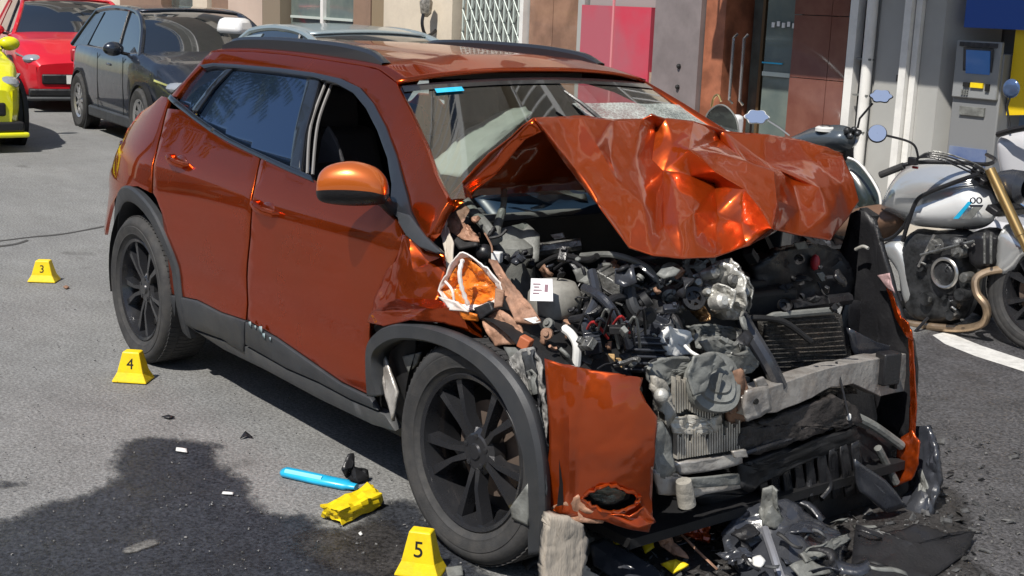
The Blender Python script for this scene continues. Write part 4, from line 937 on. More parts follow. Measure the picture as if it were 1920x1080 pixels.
rubble(26, (1240, 600, 1400, 690), (-.34, -.14), 9, [m_grey, m_grey, m_black, m_cast])
rubble(26, (1400, 480, 1580, 600), (.0, .45), 10, [m_soot, m_black, m_soot])
rubble(10, (850, 395, 930, 470), (-.72, -.62), 12, [m_primer, m_brown, m_soot], .010, .022)
for pl, ys_, r_, m_ in [([(1096, 540), (1130, 560), (1160, 600), (1180, 650)], [-.60, -.62, -.60, -.56], .014, m_blackg), ([(1070, 600), (1110, 590), (1150, 560), (1200, 552), (1250, 520)], [-.66, -.64, -.56, -.46, -.34], .012, m_black),
                        ([(1110, 510), (1118, 560), (1100, 610), (1120, 660)], [-.56, -.60, -.66, -.64], .016, m_blackg), ([(1180, 540), (1190, 580), (1230, 610), (1262, 606)], [-.50, -.50, -.44, -.40], .018, m_clad), ([(1090, 480), (1150, 478), (1210, 500), (1240, 540)], [-.46, -.44, -.40, -.38], .010, m_grey)]:
    hose(pl, ys_, r_, m_)
for k in range(9): hose([(1085+12*k, 620+6*math.sin(k*2)), (1100+13*k, 590+14*math.sin(k*1.3)), (1130+10*k, 640+16*math.cos(k*1.9))], [-.66, -.68, -.62], .004, (m_black, m_wire, m_blackg, m_grey)[k % 4], 'wiring')
for (u, v, y, a, s_) in [(1150, 530, -.50, 20, (.11, .07, .05)), (1110, 640, -.66, -30, (.07, .05, .04)), (1236, 600, -.42, 40, (.06, .06, .05))]:
    c_ = V(u, v, y=y); R_ = rotm('Z', a) @ rotm('Y', 22) @ rotm('X', 10); m_ = MB().box(c_, s_, R_, .9)
    for k in range(4): m_.box(c_+R_ @ Vector((-s_[0]*.36+s_[0]*.24*k, 0, s_[2]*.5)), (.006, s_[1]*.9, .012), R_)
    m_.build('ribbed_housing', m_cast if a == 20 else m_blackg, CAR, bevel=.004)
# ---- right part of the picture: dark radiator core and its frame
core = X([(1425, 600), (1570, 588), (1588, 690), (1600, 735), (1500, 742), (1445, 735)], .20)
plate('radiator_core', core, m_core, th=.03, cuts=3, amp=.006, freq=10)
cf = MB()
for k in range(16):
    t = k/15; a = V(1432+10*t, 606+125*t, x=.222); b = V(1572+26*t, 596+130*t, x=.222); cf.tube([a, a.lerp(b, .5)+Vector((.004*math.sin(k*2.1), 0, .003*math.sin(k))), b], .0028, 4)
tag(cf.build('core_fins', m_core, CAR), kind='stuff')
MB().tube([V(1438, 598, x=.22), V(1450, 592, x=.22), V(1560, 582, x=.22)], .012, 8).build('core_top_bar', m_grey, CAR)
MB().tube(spline([V(1480, 575, x=.15), V(1530, 568, x=.15), V(1590, 560, x=.12)], 4), .022, 8).build('top_duct', m_black, CAR)
plate('right_side_duct', X([(1590, 615), (1640, 640), (1690, 655), (1650, 668), (1600, 668)], .2), m_blackg, th=.015)
plate('black_air_box', X([(1410, 500), (1450, 468), (1520, 455), (1570, 470), (1600, 520), (1580, 570), (1480, 580), (1420, 560)], .02), m_black, th=.03, cuts=3, amp=.02, freq=8)
MB().sphere(V(1528, 492, x=.06), .022, 10, (.8, .8, 1.3)).build('red_cap', M('red_plastic', (.35, .02, .03), .4), CAR)
plate('pale_clip', X([(1488, 456), (1510, 452), (1515, 466), (1495, 468)], .06), m_grey, th=.006)
plate('pale_clip', X([(1530, 512), (1542, 510), (1552, 524), (1540, 528)], .07), m_grey, th=.006)
hose([(1604, 468), (1618, 462), (1628, 466)], .66, .006, m_alu, 'bright_clip')
# left fender skeleton, black
lf_ = [(1598, 400), (1610, 394), (1626, 396), (1640, 412), (1652, 448), (1668, 500), (1682, 556), (1698, 606), (1712, 640), (1718, 690), (1716, 770), (1700, 830), (1650, 800), (1640, 720), (1615, 640), (1590, 560), (1575, 480)]
plate('left_fender_skeleton', [V(u, v, y=.72) for u, v in lf_], m_black, th=.02, cuts=3, amp=.008, freq=6, seed=4)
MB().box(V(1628, 404, y=.74), (.06, .04, .03), rotm('Y', 20)).build('hinge_stub', m_soot, CAR)
plate('pink_torn_metal', [V(1645, 516, y=.665), V(1668, 512, y=.665), V(1672, 528, y=.665), V(1680, 550, y=.665), V(1664, 540, y=.665)], M('pinkish_metal', (.45, .30, .30), .5, .3, bump=.5), th=.004, amp=.01)
plate('red_fender_strip', [V(1662, 538, y=.67), V(1672, 548, y=.67), V(1686, 590, y=.67), V(1704, 604, y=.67), V(1712, 640, y=.67), V(1700, 632, y=.67), V(1680, 596, y=.67)], m_paint, th=.004, amp=.006, cuts=3)
plate('red_fender_strip', [V(1702, 610, y=.675), V(1710, 620, y=.675), V(1716, 700, y=.67), V(1719, 760, y=.665), V(1714, 830, y=.66), V(1704, 830, y=.66), V(1707, 740, y=.665), V(1706, 680, y=.67)], m_paint, th=.006, amp=.006, cuts=3)
plate('crumpled_red_tip', [V(1690, 820, y=.635), V(1712, 806, y=.635), V(1726, 828, y=.635), V(1724, 870, y=.635), V(1708, 900, y=.63), V(1676, 914, y=.63), V(1672, 890, y=.63), V(1684, 850, y=.635)], m_hood, th=.006, cuts=3, amp=.012, freq=12, seed=8)
plate('inner_support_panel', X([(1585, 560), (1660, 570), (1712, 650), (1714, 780), (1700, 880), (1600, 860), (1560, 780), (1560, 640)], .06), m_black, th=.01, cuts=3, amp=.01, freq=7)
# ---- front crash beam
def beam(name, T_, B_, dx, mat):
    n = len(T_); vs = list(T_)+list(B_)+[p-dx for p in T_]+[p-dx for p in B_]; fs = []
    for i in range(n-1):
        fs += [(i, n+i, n+i+1, i+1), (2*n+i, 2*n+i+1, 3*n+i+1, 3*n+i), (i, i+1, 2*n+i+1, 2*n+i), (n+i, 3*n+i, 3*n+i+1, n+i+1)]
    fs += [(0, 2*n, 3*n, n), (n-1, 2*n-1, 4*n-1, 3*n-1)]
    bm = bmesh.new(); vv = [bm.verts.new(v) for v in vs]
    for f in fs: bm.faces.new([vv[k] for k in f])
    bmesh.ops.recalc_face_normals(bm, faces=bm.faces[:]); bmesh.ops.subdivide_edges(bm, edges=bm.edges[:], cuts=3, use_grid_fill=True)
    bm.normal_update()
    for v in bm.verts: v.co += v.normal*fbm(v.co*6)*.008
    bm.verts.index_update(); a = [v.co.copy() for v in bm.verts]; b = [[v.index for v in f.verts] for f in bm.faces]; bm.free()
    return mk(name, a, b, mat, CAR, ang=25, bevel=.003)
bxs = [.44, .43, .41, .38, .35, .33, .30, .28]
bt = [V(u, v+8, x=x) for (u, v), x in zip([(1392, 738), (1420, 728), (1460, 712), (1500, 698), (1560, 680), (1600, 672), (1650, 664), (1700, 655)], bxs)]
bb_ = [V(u, v-2, x=x) for (u, v), x in zip([(1398, 782), (1424, 778), (1456, 774), (1508, 752), (1558, 728), (1600, 722), (1650, 745), (1700, 736)], bxs)]
beam('crash_beam', bt, bb_, Vector((.06, .01, 0)), m_beam)
plate('beam_end_plate', X([(1396, 732), (1412, 726), (1440, 724), (1446, 768), (1426, 782), (1400, 790), (1392, 762)], .455), m_beam, th=.008, amp=.006)
MB().lathe([(.001, .002), (.009, .002), (.009, -.01)], V(1418, 753, x=.463), 'x', 10).build('beam_hole', m_ink, CAR)
MB().box(V(1664, 690, x=.31), (.05, .075, .11), rotm('Z', -10)).build('beam_bracket', m_black, CAR, bevel=.006)
MB().box(V(1674, 714, x=.30), (.03, .014, .05)).build('beam_slot', m_ink, CAR)
plate('small_tow_tab', X([(1414, 712), (1430, 706), (1440, 722), (1420, 728)], .43), m_beam, th=.008)
hose([(1568, 678), (1574, 706), (1582, 740), (1590, 776)], .28, .004, m_black, 'dangling_cable')
MB().sphere(V(1592, 782, y=.30), .008, 8, (1, 1, 1.6)).build('cable_end', m_white, CAR)
# lower dark crossmember
plate('lower_crossmember', X([(1385, 800), (1420, 790), (1500, 762), (1560, 740), (1600, 760), (1612, 790), (1540, 806), (1470, 830), (1410, 850), (1375, 840)], .36), M('brown_black_plastic', (.035, .03, .028), .6, bump=.6, bscale=50, var=.4, vscale=20), th=.03, cuts=3, amp=.010, freq=12)
MB().tube(spline([V(1395, 850, x=.38), V(1450, 832, x=.38), V(1530, 808, x=.36), V(1600, 792, x=.33)], 5), .008, 6).build('lower_rail', m_blackg, CAR)
# ---- left part: radiator with bright fins
plate('radiator_frame', X([(1228, 690), (1300, 690), (1400, 705), (1402, 790), (1396, 850), (1300, 880), (1250, 884), (1232, 800)], .33), M('shaded_core', (.10, .095, .085), .6, bump=.8, bscale=90, var=.4, vscale=30), th=.02, cuts=3, amp=.008, freq=9, seed=2)
fi_ = MB()
for k in range(26):
    u = 1262+4.6*k; top = 812-0.8*k+6*math.sin(k*1.7); bot = 858-0.75*k
    if k % 7 == 5: top += 12
    fi_.prism([V(u, top, x=.352), V(u+2.4, top-1, x=.352), V(u+2.4, bot, x=.352), V(u, bot, x=.352)], (.018, 0, 0))
for k in range(12):
    u = 1258+4.6*k; top = 705+4*math.sin(k*2.3)+k*1.2; bot = 768+4*math.sin(k)
    fi_.prism([V(u, top, x=.35), V(u+2.2, top, x=.35), V(u+2.2, bot, x=.35), V(u, bot, x=.35)], (.016, 0, 0))
for k in range(8):
    u = 1300+5*k; fi_.prism([V(u, 742, x=.35), V(u+1.6, 742, x=.35), V(u+2.4, 780+k, x=.35), V(u, 780+k, x=.35)], (.014, 0, 0))
tag(fi_.build('radiator_fin', m_fin, CAR, smooth=False), kind='stuff')
plate('crushed_fin_patch', X([(1258, 782), (1300, 778), (1345, 790), (1350, 812), (1300, 815), (1262, 812)], .365), m_fin, th=.006, amp=.012, freq=30, cuts=3)
plate('bent_fin_patch', X([(1326, 790), (1352, 775), (1358, 800), (1340, 812)], .37), m_fin, th=.004, amp=.012, freq=30)
plate('lower_tank', X([(1262, 868), (1330, 858), (1384, 850), (1388, 866), (1330, 882), (1270, 888)], .37), m_beam, th=.02, amp=.008)
plate('right_tank', X([(1355, 740), (1398, 725), (1400, 790), (1362, 792)], .35), m_brown, th=.012, amp=.01)
# grey motor with brackets over the fins
mc_ = V(1346, 716, x=.40); q = Vector((1, -.25, .35)).normalized().to_track_quat('Y', 'Z').to_matrix()
MB().lathe([(.001, .030), (.028, .032), (.034, .024), (.054, .022), (.060, .014), (.082, .010), (.088, 0), (.088, -.03)], mc_, 'y', 36, R=q).build('fan_motor', m_grey, CAR, ang=35)
fm_ = CAR.children[-1].data if False else bpy.data.meshes['fan_motor']
for vv_ in fm_.vertices: vv_.co += Vector((noise.noise(vv_.co*9), noise.noise(vv_.co*9+Vector((3, 3, 3))), noise.noise(vv_.co*8+Vector((7, 1, 3)))))*.020
plate('torn_shroud', X([(1300, 668), (1345, 662), (1362, 684), (1330, 700), (1318, 735), (1296, 742), (1290, 700)], .425), m_grey, th=.006, cuts=3, amp=.010, freq=18, seed=77)
plate('torn_shroud', X([(1368, 700), (1392, 690), (1404, 730), (1390, 770), (1366, 776), (1378, 740)], .42), m_brown, th=.006, cuts=3, amp=.010, freq=18, seed=78)
for (p, m, x) in [([(1310, 640), (1350, 630), (1400, 650), (1412, 672), (1380, 690), (1330, 680)], m_grey, .33), ([(1360, 668), (1400, 655), (1425, 680), (1410, 700), (1370, 704)], m_grey, .36), ([(1212, 690), (1240, 670), (1296, 670), (1320, 680), (1280, 700), (1246, 722), (1222, 728), (1214, 712)], m_grey, .34),
                  ([(1288, 612), (1330, 606), (1392, 618), (1400, 634), (1350, 640), (1300, 634)], m_grey, .25)]:
    plate('torn_shroud', X(p, x), m, th=.01, cuts=3, amp=.012, freq=16, seed=int(p[0][0]))
# white cap piece
plate('white_bracket', X([(1238, 622), (1250, 612), (1290, 622), (1296, 636), (1284, 648), (1292, 664), (1262, 668), (1244, 662), (1236, 640)], .28), m_white, th=.02, cuts=3, amp=.010, freq=14)
plate('white_spike', X([(1262, 598), (1268, 610), (1300, 640), (1288, 626)], .27), m_grey, th=.006)
hose([(1284, 648), (1296, 660), (1310, 668)], -.42, .005, m_white, 'white_strip')
MB().tube([V(1345, 735, x=.43), V(1352, 700, x=.43)], .006, 6).build('motor_wire', m_grey, CAR)
# milky side pieces beside the orange bumper corner
plate('milky_side_piece', X([(1226, 705), (1244, 712), (1258, 740), (1262, 775), (1246, 800), (1236, 760), (1222, 728)], .38), M('milky_grey', (.33, .31, .27), .4, bump=.6, bscale=30, dirt=.6, dscale=18), th=.02, amp=.014, freq=16)
MB().sphere(V(1240, 742, x=.40), .022, 12).build('bright_knob', m_alu, CAR)
plate('grey_lower_strip', X([(1224, 800), (1240, 790), (1256, 820), (1262, 880), (1250, 900), (1228, 890)], .40), m_grey, th=.012, amp=.012, freq=20)
plate('lower_bracket', X([(1224, 880), (1270, 890), (1300, 905), (1380, 895), (1388, 915), (1300, 930), (1232, 925)], .40), m_beam, th=.012, amp=.01, freq=18)
plate('green_grey_panel', X([(1290, 896), (1384, 888), (1386, 908), (1300, 914)], .42), m_grey, th=.008, amp=.008)
MB().lathe([(.001, .03), (.022, .028), (.026, 0), (.026, -.05)], V(1284, 918, x=.44), 'z', 16, R=rotm('X', 15)).build('milky_cylinder', bpy.data.materials['milky_grey'], CAR)
plate('black_ledge', X([(1384, 870), (1400, 866), (1600, 800), (1612, 820), (1480, 880), (1400, 920), (1384, 912)], .36), m_soot, th=.02, cuts=3, amp=.012)
plate('lamp_scrap', X([(1372, 846), (1396, 842), (1400, 856), (1376, 858)], .42), m_beam, th=.01)
# ---- orange bumper corner with the hole of its fog lamp
bpts = [(1022, 672), (1060, 684), (1110, 694), (1160, 700), (1206, 708), (1200, 730), (1212, 755), (1232, 782), (1226, 830), (1222, 880), (1221, 930), (1224, 972), (1216, 998), (1180, 992), (1130, 975), (1090, 968), (1050, 962), (1026, 950), (1024, 900), (1030, 840), (1028, 760)]
def bump_pt(u, v):
    x = .245+.19*math.sin(min(1, max(0, (u-1022)/205.0))*math.pi/2)
    x += .014*math.exp(-((u-1078-(v-690)*-.06)/9)**2)
    x += 0.03*math.sin(max(0, min(1, (v-680)/260))*math.pi); return V(u, v, x=x)
hole = [(1092, 932), (1112, 918), (1140, 908), (1168, 916), (1196, 928), (1190, 945), (1166, 956), (1136, 958), (1110, 946)]
allp = [Vector(p) for p in bpts]; nb = len(allp); allp += [Vector(p) for p in hole]
ins_ = []
for u in range(1040, 1225, 14):
    for v in range(690, 985, 14):
        ins_.append(Vector((u, v)))
def inpoly(p, poly):
    c = False
    for i in range(len(poly)):
        a = poly[i]; b = poly[i-1]
        if (a[1] > p[1]) != (b[1] > p[1]) and p[0] < (b[0]-a[0])*(p[1]-a[1])/(b[1]-a[1])+a[0]: c = not c
    return c
ins_ = [p for p in ins_ if inpoly(p, bpts) and not inpoly(p, [(1142+(a-1142)*1.2, 933+(b-933)*1.25) for a, b in hole])]
r = delaunay_2d_cdt(allp+ins_, [(i, (i+1) % nb) for i in range(nb)]+[(nb+i, nb+(i+1) % len(hole)) for i in range(len(hole))], [], 0, 1e-4)
tris = []
for f in r[2]:
    c = sum((r[0][k] for k in f), Vector((0, 0)))/len(f)
    if inpoly(c, bpts) and not inpoly(c, hole): tris.append(f[::-1])
sheet('bumper_corner', [bump_pt(p.x, p.y) for p in r[0]], tris, m_hood, CAR, cuts=1, amp=.008, freq=5, thick=.006, seed=13, ang=45)
hr = [bump_pt(*p)+Vector((.006, -.004, 0)) for p in hole]
_h = spline(hr, 4, True)+[hr[0]]; MB().tube([p+Vector((0, .004*math.sin(i*1.9), .003*math.sin(i*2.7))) for i, p in enumerate(_h)], [.003+.003*abs(math.sin(i*.8)) for i in range(len(_h))], 6).build('fog_lamp_rim', m_hood, CAR)
plate('fog_lamp_cavity', [p+Vector((-.05, .02, 0)) for p in hr], m_soot, amp=.003)
plate('fog_lamp_glass', [p.lerp(bump_pt(1150, 936), .3)+Vector((-.03, .01, 0)) for p in hr], M('green_grey_lens', (.10, .12, .10), .25, .2, .4, bump=.6, bscale=40, var=.5, vscale=30), th=.004, amp=.008, freq=30)
plate('bumper_torn_lip', [bump_pt(1024, 952), bump_pt(1060, 940), bump_pt(1085, 925), bump_pt(1100, 950), bump_pt(1140, 968), bump_pt(1130, 982), bump_pt(1080, 975)+Vector((.02, 0, 0)), bump_pt(1040, 965)], m_primer, th=.006, amp=.010, freq=20)
for k in range(7): plate('torn_liner_shred', [V(980+6*k, 660+36*k, y=-.85), V(996+5*k, 656+36*k, y=-.86), V(1004+4*k, 700+38*k, y=-.86), V(990+5*k, 706+38*k, y=-.85)], (m_clad, m_grey, m_black)[k % 3], th=.004, amp=.012, freq=25, seed=k)
plate('torn_orange_curl', [bump_pt(1130, 962)+Vector((.02, 0, 0)), bump_pt(1180, 958)+Vector((.03, 0, 0)), bump_pt(1200, 946)+Vector((.02, 0, 0)), bump_pt(1222, 975)+Vector((.02, 0, 0)), bump_pt(1180, 985)+Vector((.03, 0, 0))], m_hood, th=.004, amp=.014, freq=18, seed=4)
# ---- black underside of the broken bumper, dark ribs, right corner remains
plate('dark_shroud', X([(1300, 930), (1400, 905), (1520, 850), (1610, 800), (1700, 830), (1740, 850), (1756, 900), (1752, 960), (1690, 1000), (1560, 1010), (1450, 1000), (1350, 985)], .30), m_black, th=.015, cuts=3, amp=.015, freq=6, seed=3)
plate('black_bumper_remains', [V(1700, 800, y=.74), V(1742, 798, y=.72), V(1760, 850, y=.70), V(1764, 900, y=.70), V(1752, 960, y=.68), V(1725, 990, y=.62), V(1690, 960, y=.66), V(1712, 900, y=.72)], m_blackg, th=.02, cuts=3, amp=.02, freq=12, seed=5)
plate('pale_torn_strip', [V(1716, 872, y=.69), V(1730, 880, y=.69), V(1744, 918, y=.68), V(1738, 948, y=.66), V(1724, 940, y=.66), V(1722, 905, y=.68)], m_grey, th=.008, amp=.012, freq=24)
hose([(1606, 782), (1640, 800), (1690, 836)], [.42, .5, .62], .016, m_grey, 'grey_strut')
hose([(1646, 840), (1662, 870), (1680, 905)], [.5, .55, .6], .014, m_grey, 'grey_strut')
hose([(1530, 830), (1545, 870), (1556, 910), (1540, 935)], [.2, .22, .24, .2], .010, m_black)
hose([(1500, 840), (1512, 880), (1518, 930)], [.15, .16, .15], .012, m_black)
plate('hanging_dark_panel', X([(1600, 860), (1660, 900), (1700, 950), (1660, 960), (1610, 920)], .42), m_blackg, th=.01, amp=.01)
for k in range(9):
    u = 1420+22*k; plate('undertray_rib', X([(u, 880-6*k), (u+14, 872-6*k), (u+26, 950-4*k), (u+10, 960-4*k)], .34+.004*k), m_black, th=.008, amp=.008, seed=k)
# ================================================================ parked cars behind
def lin(P, x):
    if x <= P[0][0]: return P[0][1]
    for a, b in zip(P, P[1:]):
        if x <= b[0]:
            t = (x-a[0])/(b[0]-a[0]); t = t*t*(3-2*t)*.5+t*.5; return a[1]+(b[1]-a[1])*t
    return P[-1][1]
m_cg = M('parked_car_glass', (0.01, 0.013, 0.016), 0.04, 0, 1.0, spec=.9, ior=1.7)
m_chrome = M('lamp_chrome', (.75, .76, .78), .12, .9, .5)
m_lens = M('lamp_lens', (.35, .37, .40), .08, .3, 1.0)
m_silver = M('silver_wheel', (.5, .5, .5), .3, .8, .3)
m_plate_w = M('white_number_plate', (.75, .75, .73), .4)
def parked_car(name, label, paint, loc, rz, L=3.95, H=1.45, Wd=1.70, rim=None, grp='parked cars behind the wreck', cat='car', lowdark=True, bonnet=.98, tint=None):
    global LOCAL
    T = thing(name, loc, label, cat, grp, math.radians(rz)); LOCAL = True
    hl = L/2; w = Wd/2; wf = hl-.78; wr = -hl+.68; R = .315
    top = [(-hl, .80), (-hl+.10, .92), (-hl+.5, .96), (.35, .95), (hl-1.05, bonnet-.03), (hl-.5, bonnet-.12), (hl-.15, .72), (hl, .60)]
    wid = [(-hl, w*.80), (-hl+.35, w*.97), (-hl+1.2, w), (hl-1.2, w), (hl-.55, w*.95), (hl-.15, w*.82), (hl, w*.70)]
    xs = [-hl+L*i/44 for i in range(45)]; vs = []; fs = []; NR = 17
    for i, x in enumerate(xs):
        e = 0
        a = lin(wid, x); t = lin(top, x); b = .20
        ring_ = [(0.90*a, b), (0.97*a, b+.08), (a, .42), (a*1.005, .60), (a*.99, t-.12), (a*.955, t-.03), (a*.90, t)]
        full = [(-y, z) for y, z in ring_]+[(-a*.6, t+.02), (-a*.3, t+.03), (0, t+.034), (a*.3, t+.03), (a*.6, t+.02)]+ring_[::-1]
        for y, z in full: vs.append((x, y, z))
        n = len(full)
        if i:
            for k in range(n-1): fs.append(((i-1)*n+k, (i-1)*n+k+1, i*n+k+1, i*n+k))
    fs.append(tuple(range(n))); fs.append(tuple(range(44*n, 45*n))[::-1])
    mk('body', vs, [f[::-1] for f in fs], paint, T, ang=50)
    # lower front: grille, intake, lip
    gr_ = [(hl+.004, -.42, .36), (hl+.004, .42, .36), (hl+.010, .50, .22), (hl+.010, -.50, .22)]
    MB().box((hl-.05, 0, .42), (.14, 1.1, .13)).build('grille', m_black, T, bevel=.02)
    MB().box((hl-.03, 0, .25), (.16, 1.42, .10)).build('lower_intake', m_black, T, bevel=.02)
    MB().box((hl-.02, 0, .175), (.20, 1.5, .05)).build('front_lip', paint if not lowdark else m_clad, T, bevel=.02)
    MB().box((hl+.028, 0, .42), (.012, .50, .11)).build('number_plate', m_plate_w, T)
    for s in (-1, 1):
        MB().sphere((hl-.26, s*w*.70, .66), .15, 16, (1.3, .95, .50)).build('headlight', m_lens, T)
        MB().sphere((hl-.20, s*w*.66, .665), .07, 12, (1.2, 1, .8)).build('headlight_reflector', m_chrome, T)
        MB().box((hl-.34, s*w*.86, .70), (.26, .03, .02), rotm('Z', -s*28) @ rotm('Y', 12)).build('lamp_strip', m_chrome, T)
        MB().box((-hl+.10, s*w*.80, .80), (.16, .2, .16), rotm('Z', s*20)).build('tail_lamp', bpy.data.materials['red_plastic'], T, bevel=.03)
        MB().box((0, s*(w-.01), .24), (L-2.2, .05, .12)).build('side_skirt', m_clad, T, bevel=.02)
        for k, x in ((0, wf), (1, wr)):
            MB().lathe([(.001, s*(w*.98-.02)), (R+.055, s*(w*.98-.02)), (R+.06, s*(w*1.0+.008)), (R+.03, s*(w*1.0+.012)), (R+.02, s*(w-.1))], (x, 0, R), 'y', 32).build('wheel_arch', m_soot, T)
            wh = thing('wheel', (x, s*(w-.085), R), None, None); wh.parent = T
            MB().lathe([(R*.62, s*.09), (R*.7, s*.105), (R*.9, s*.11), (R*.98, s*.09), (R, s*.05), (R, -s*.09), (R*.6, -s*.09)], (0, 0, 0), 'y', 36, close=True).build('tyre', m_rubber, wh)
            rm = MB().lathe([(.001, s*.06), (.05, s*.075), (.06, s*.05), (.001+R*.56, s*.045)], (0, 0, 0), 'y', 30); rm.lathe([(R*.56, s*.08), (R*.63, s*.10), (R*.64, s*.08), (R*.56, s*.02)], (0, 0, 0), 'y', 30)
            for j in range(9):
                a = 2*math.pi*j/9; rm.box((R*.33*math.cos(a), s*.070, R*.33*math.sin(a)), (R*.55, .03, .028), Matrix.Rotation(-a, 3, 'Y'))
            rm.build('rim', rim or m_silver, wh, ang=30)
    # greenhouse
    xc = hl-1.0; xf = hl-1.72; xr = -hl+.62; xt = -hl+.12; zb = .93; zr = H
    prof = [(xt, zb, .90), (xr-.08, zr-.10, .80), (xr+.1, zr-.035, .77), ((xf+xr)/2, zr, .75), (xf+.02, zr-.03, .74), (xc-.3, (zb+zr)/2+.05, .83), (xc, zb, .92)]
    P = spline([Vector(p) for p in prof], 6); vs = []; fs = []
    # side glass + screens as one glasshouse: rings across
    for i, p in enumerate(P):
        hw = w*p.z if False else w*p[2]*.86/.86
        a = w*(.90-.24*(p[1]-zb)/(zr-zb))
        for j in range(11):
            t = -1+j/5; vs.append((p[0]+(.08*(1-t*t) if p[0] > 0 else -.05*(1-t*t)), a*t, p[1]+.03*(1-t*t)))
            if i and j: q = i*11+j; fs.append((q-12, q-11, q, q-1))
    n0 = len(P)
    mk('screen_glass', vs, [f[::-1] for f in fs], tint or m_cg, T, ang=50)
    # sides
    for s in (-1, 1):
        vs = []; fs = []
        for i, p in enumerate(P):
            for j in range(6):
                z = zb-.02+(p[1]-zb+.02)*j/5; vs.append((p[0]+0, s*w*(.90-.24*(z-zb)/(zr-zb))+s*.004*math.sin(math.pi*j/5), z))
                if i and j: q = i*6+j; fs.append((q-7, q-6, q, q-1))
        mk('side_glass', vs, fs if s > 0 else [f[::-1] for f in fs], tint or m_cg, T, ang=50)
        def gp(x, z, o=.008): return Vector((x, s*(w*(.90-.24*(z-zb)/(zr-zb))+o), z))
        rp_ = MB().tube([gp(p[0], p[1], 0) for p in P if p[1] > zb-.01], .030, 8); rp_.build('roof_rail_pillar', paint, T)
        MB().tube([gp(.12, zb), gp(.02, (zb+zr)/2), gp(-.05, zr-.03)], .016, 6).build('door_post', m_black, T)
        MB().prism([gp(xr-.38, zb, .0), gp(xr+.15, zb, .0), gp(xr+.30, zr-.06, .0), gp(xr-.05, zr-.10, .0)], (0, s*.012, 0)).build('rear_pillar', paint, T)
        MB().prism([gp(xc-.02, zb-.02, 0), gp(xc-.42, zb-.02, 0), gp(xc-.30, zb+.08, 0)], (0, s*.012, 0)).build('mirror_corner', m_black, T)
        MB().sphere((xc-.32, s*(w+.10), zb+.06), .10, 14, (.7, 1.1, .75)).build('door_mirror', paint, T)
        MB().tube([gp(xc-.3, zb), Vector((xc-.3, s*(w+.02), zb+.02))], .02, 6).build('mirror_stem', m_black, T)
        MB().box((.02, s*(w*.985+.004), .80), (.15, .03, .025)).build('door_handle', paint, T, bevel=.008)
        for xx in (.55, -.42): MB().tube([(xx, s*(w*1.003), .3), (xx, s*(w*1.006), .6), (xx-.02, s*(w*.985), .9)], .004, 4).build('door_seam', m_ink, T)
    # roof
    vs = []; fs = []; Rr = [p for p in P if xr+.02 < p[0] < xf+.10]
    for i, p in enumerate(Rr):
        a = w*(.90-.24*(p[1]-zb)/(zr-zb))
        for j in range(11): t = -1+j/5; vs.append((p[0]+(.08*(1-t*t) if p[0] > 0 else -.05*(1-t*t)), a*t*1.005, p[1]+.03*(1-t*t)+.010))
        if i:
            for j in range(1, 11): q = i*11+j; fs.append((q-12, q-11, q, q-1))
    mk('roof', vs, [f[::-1] for f in fs], paint, T, ang=50, thick=.015)
    MB().box((xc-.55, 0, zb+.02), (.3, 1.2, .05)).build('dashboard', m_seat, T)
    LOCAL = False
    return T
m_red = M('bright_red_paint', (.62, .010, .022), .3, .15, 1.0)
m_navy = M('dark_grey_blue_paint', (.022, .028, .042), .3, .4, 1.0, dirt=.15)
m_lime = M('yellow_paint', (.80, .78, .01), .35, 0, 1.0)
m_ice = M('pale_blue_grey_paint', (.30, .36, .38), .35, .4, .8)
m_wcar = M('white_paint', (.75, .75, .75), .35, 0, .8)
parked_car('parked_car', 'bright red hatchback parked behind the dark one', m_red, (-16.2, 3.50, 0), -12, H=1.41, L=4.0, Wd=1.75, bonnet=1.0)
parked_car('parked_car', 'dark blue grey hatchback between the red car and the wreck', m_navy, (-11.15, 3.08, 0), -5, H=1.39, L=3.8, Wd=1.68, bonnet=1.0)
parked_car('parked_car', 'bright yellow car with only its front corner inside the left edge', m_lime, (-12.35, 0.36, 0), -1, L=4.1, H=1.46, Wd=1.76, lowdark=False)
parked_car('parked_car', 'pale blue grey car whose roof shows just above the wreck', m_ice, (-7.0, 2.92, 0), -3, L=3.4, H=1.33, Wd=1.68)
# ================================================================ shop fronts on the far side
YF = 5.3
m_cream = M('cream_render', (.62, .54, .43), .85, bump=.2, bscale=30, var=.08, vscale=1.5, dirt=.15, dscale=2)
m_pinkw = M('pinkish_render', (.50, .40, .33), .85, var=.08, vscale=1.5, bump=.2, bscale=30)
m_browns = M('brown_shutter', (.26, .17, .12), .6, dirt=.2)
m_marble = M('dark_red_marble', (.15, .055, .040), .22, 0, .5, var=.35, vscale=5, var2=(.20, .085, .062))
m_marble2 = M('brown_marble', (.27, .155, .105), .25, 0, .5, var=.25, vscale=4)
m_terra = M('terracotta_stone', (.30, .11, .06), .5, var=.3, vscale=6)
m_greyc = M('mauve_grey_column', (.21, .18, .18), .5, var=.12, vscale=4, dirt=.2)
m_greyp = M('grey_painted_panel', (.36, .36, .345), .6, var=.05, vscale=3)
m_pipe = M('white_painted_pipe', (.74, .73, .70), .45, dirt=.2)
m_shop = M('shop_glass', (.030, .034, .032), .06, 0, .6, var=.8, vscale=2.2, var2=(.10, .12, .11))
m_green = M('greenish_glass', (.10, .13, .125), .08, 0, .6, var=.4, vscale=3, var2=(.16, .19, .17))
m_gate = M('pale_green_metal', (.50, .56, .52), .5, .1)
m_upper = M('upper_render', (.50, .46, .40), .85)
def wall_block(T, nm, x0, x1, mat, y=0.0, z0=.12, z1=3.4, th=.2, **k):
    return MB().box(((x0+x1)/2, YF+y+th/2, (z0+z1)/2), (x1-x0, th, z1-z0)).build(nm, mat, T, smooth=False, **k)
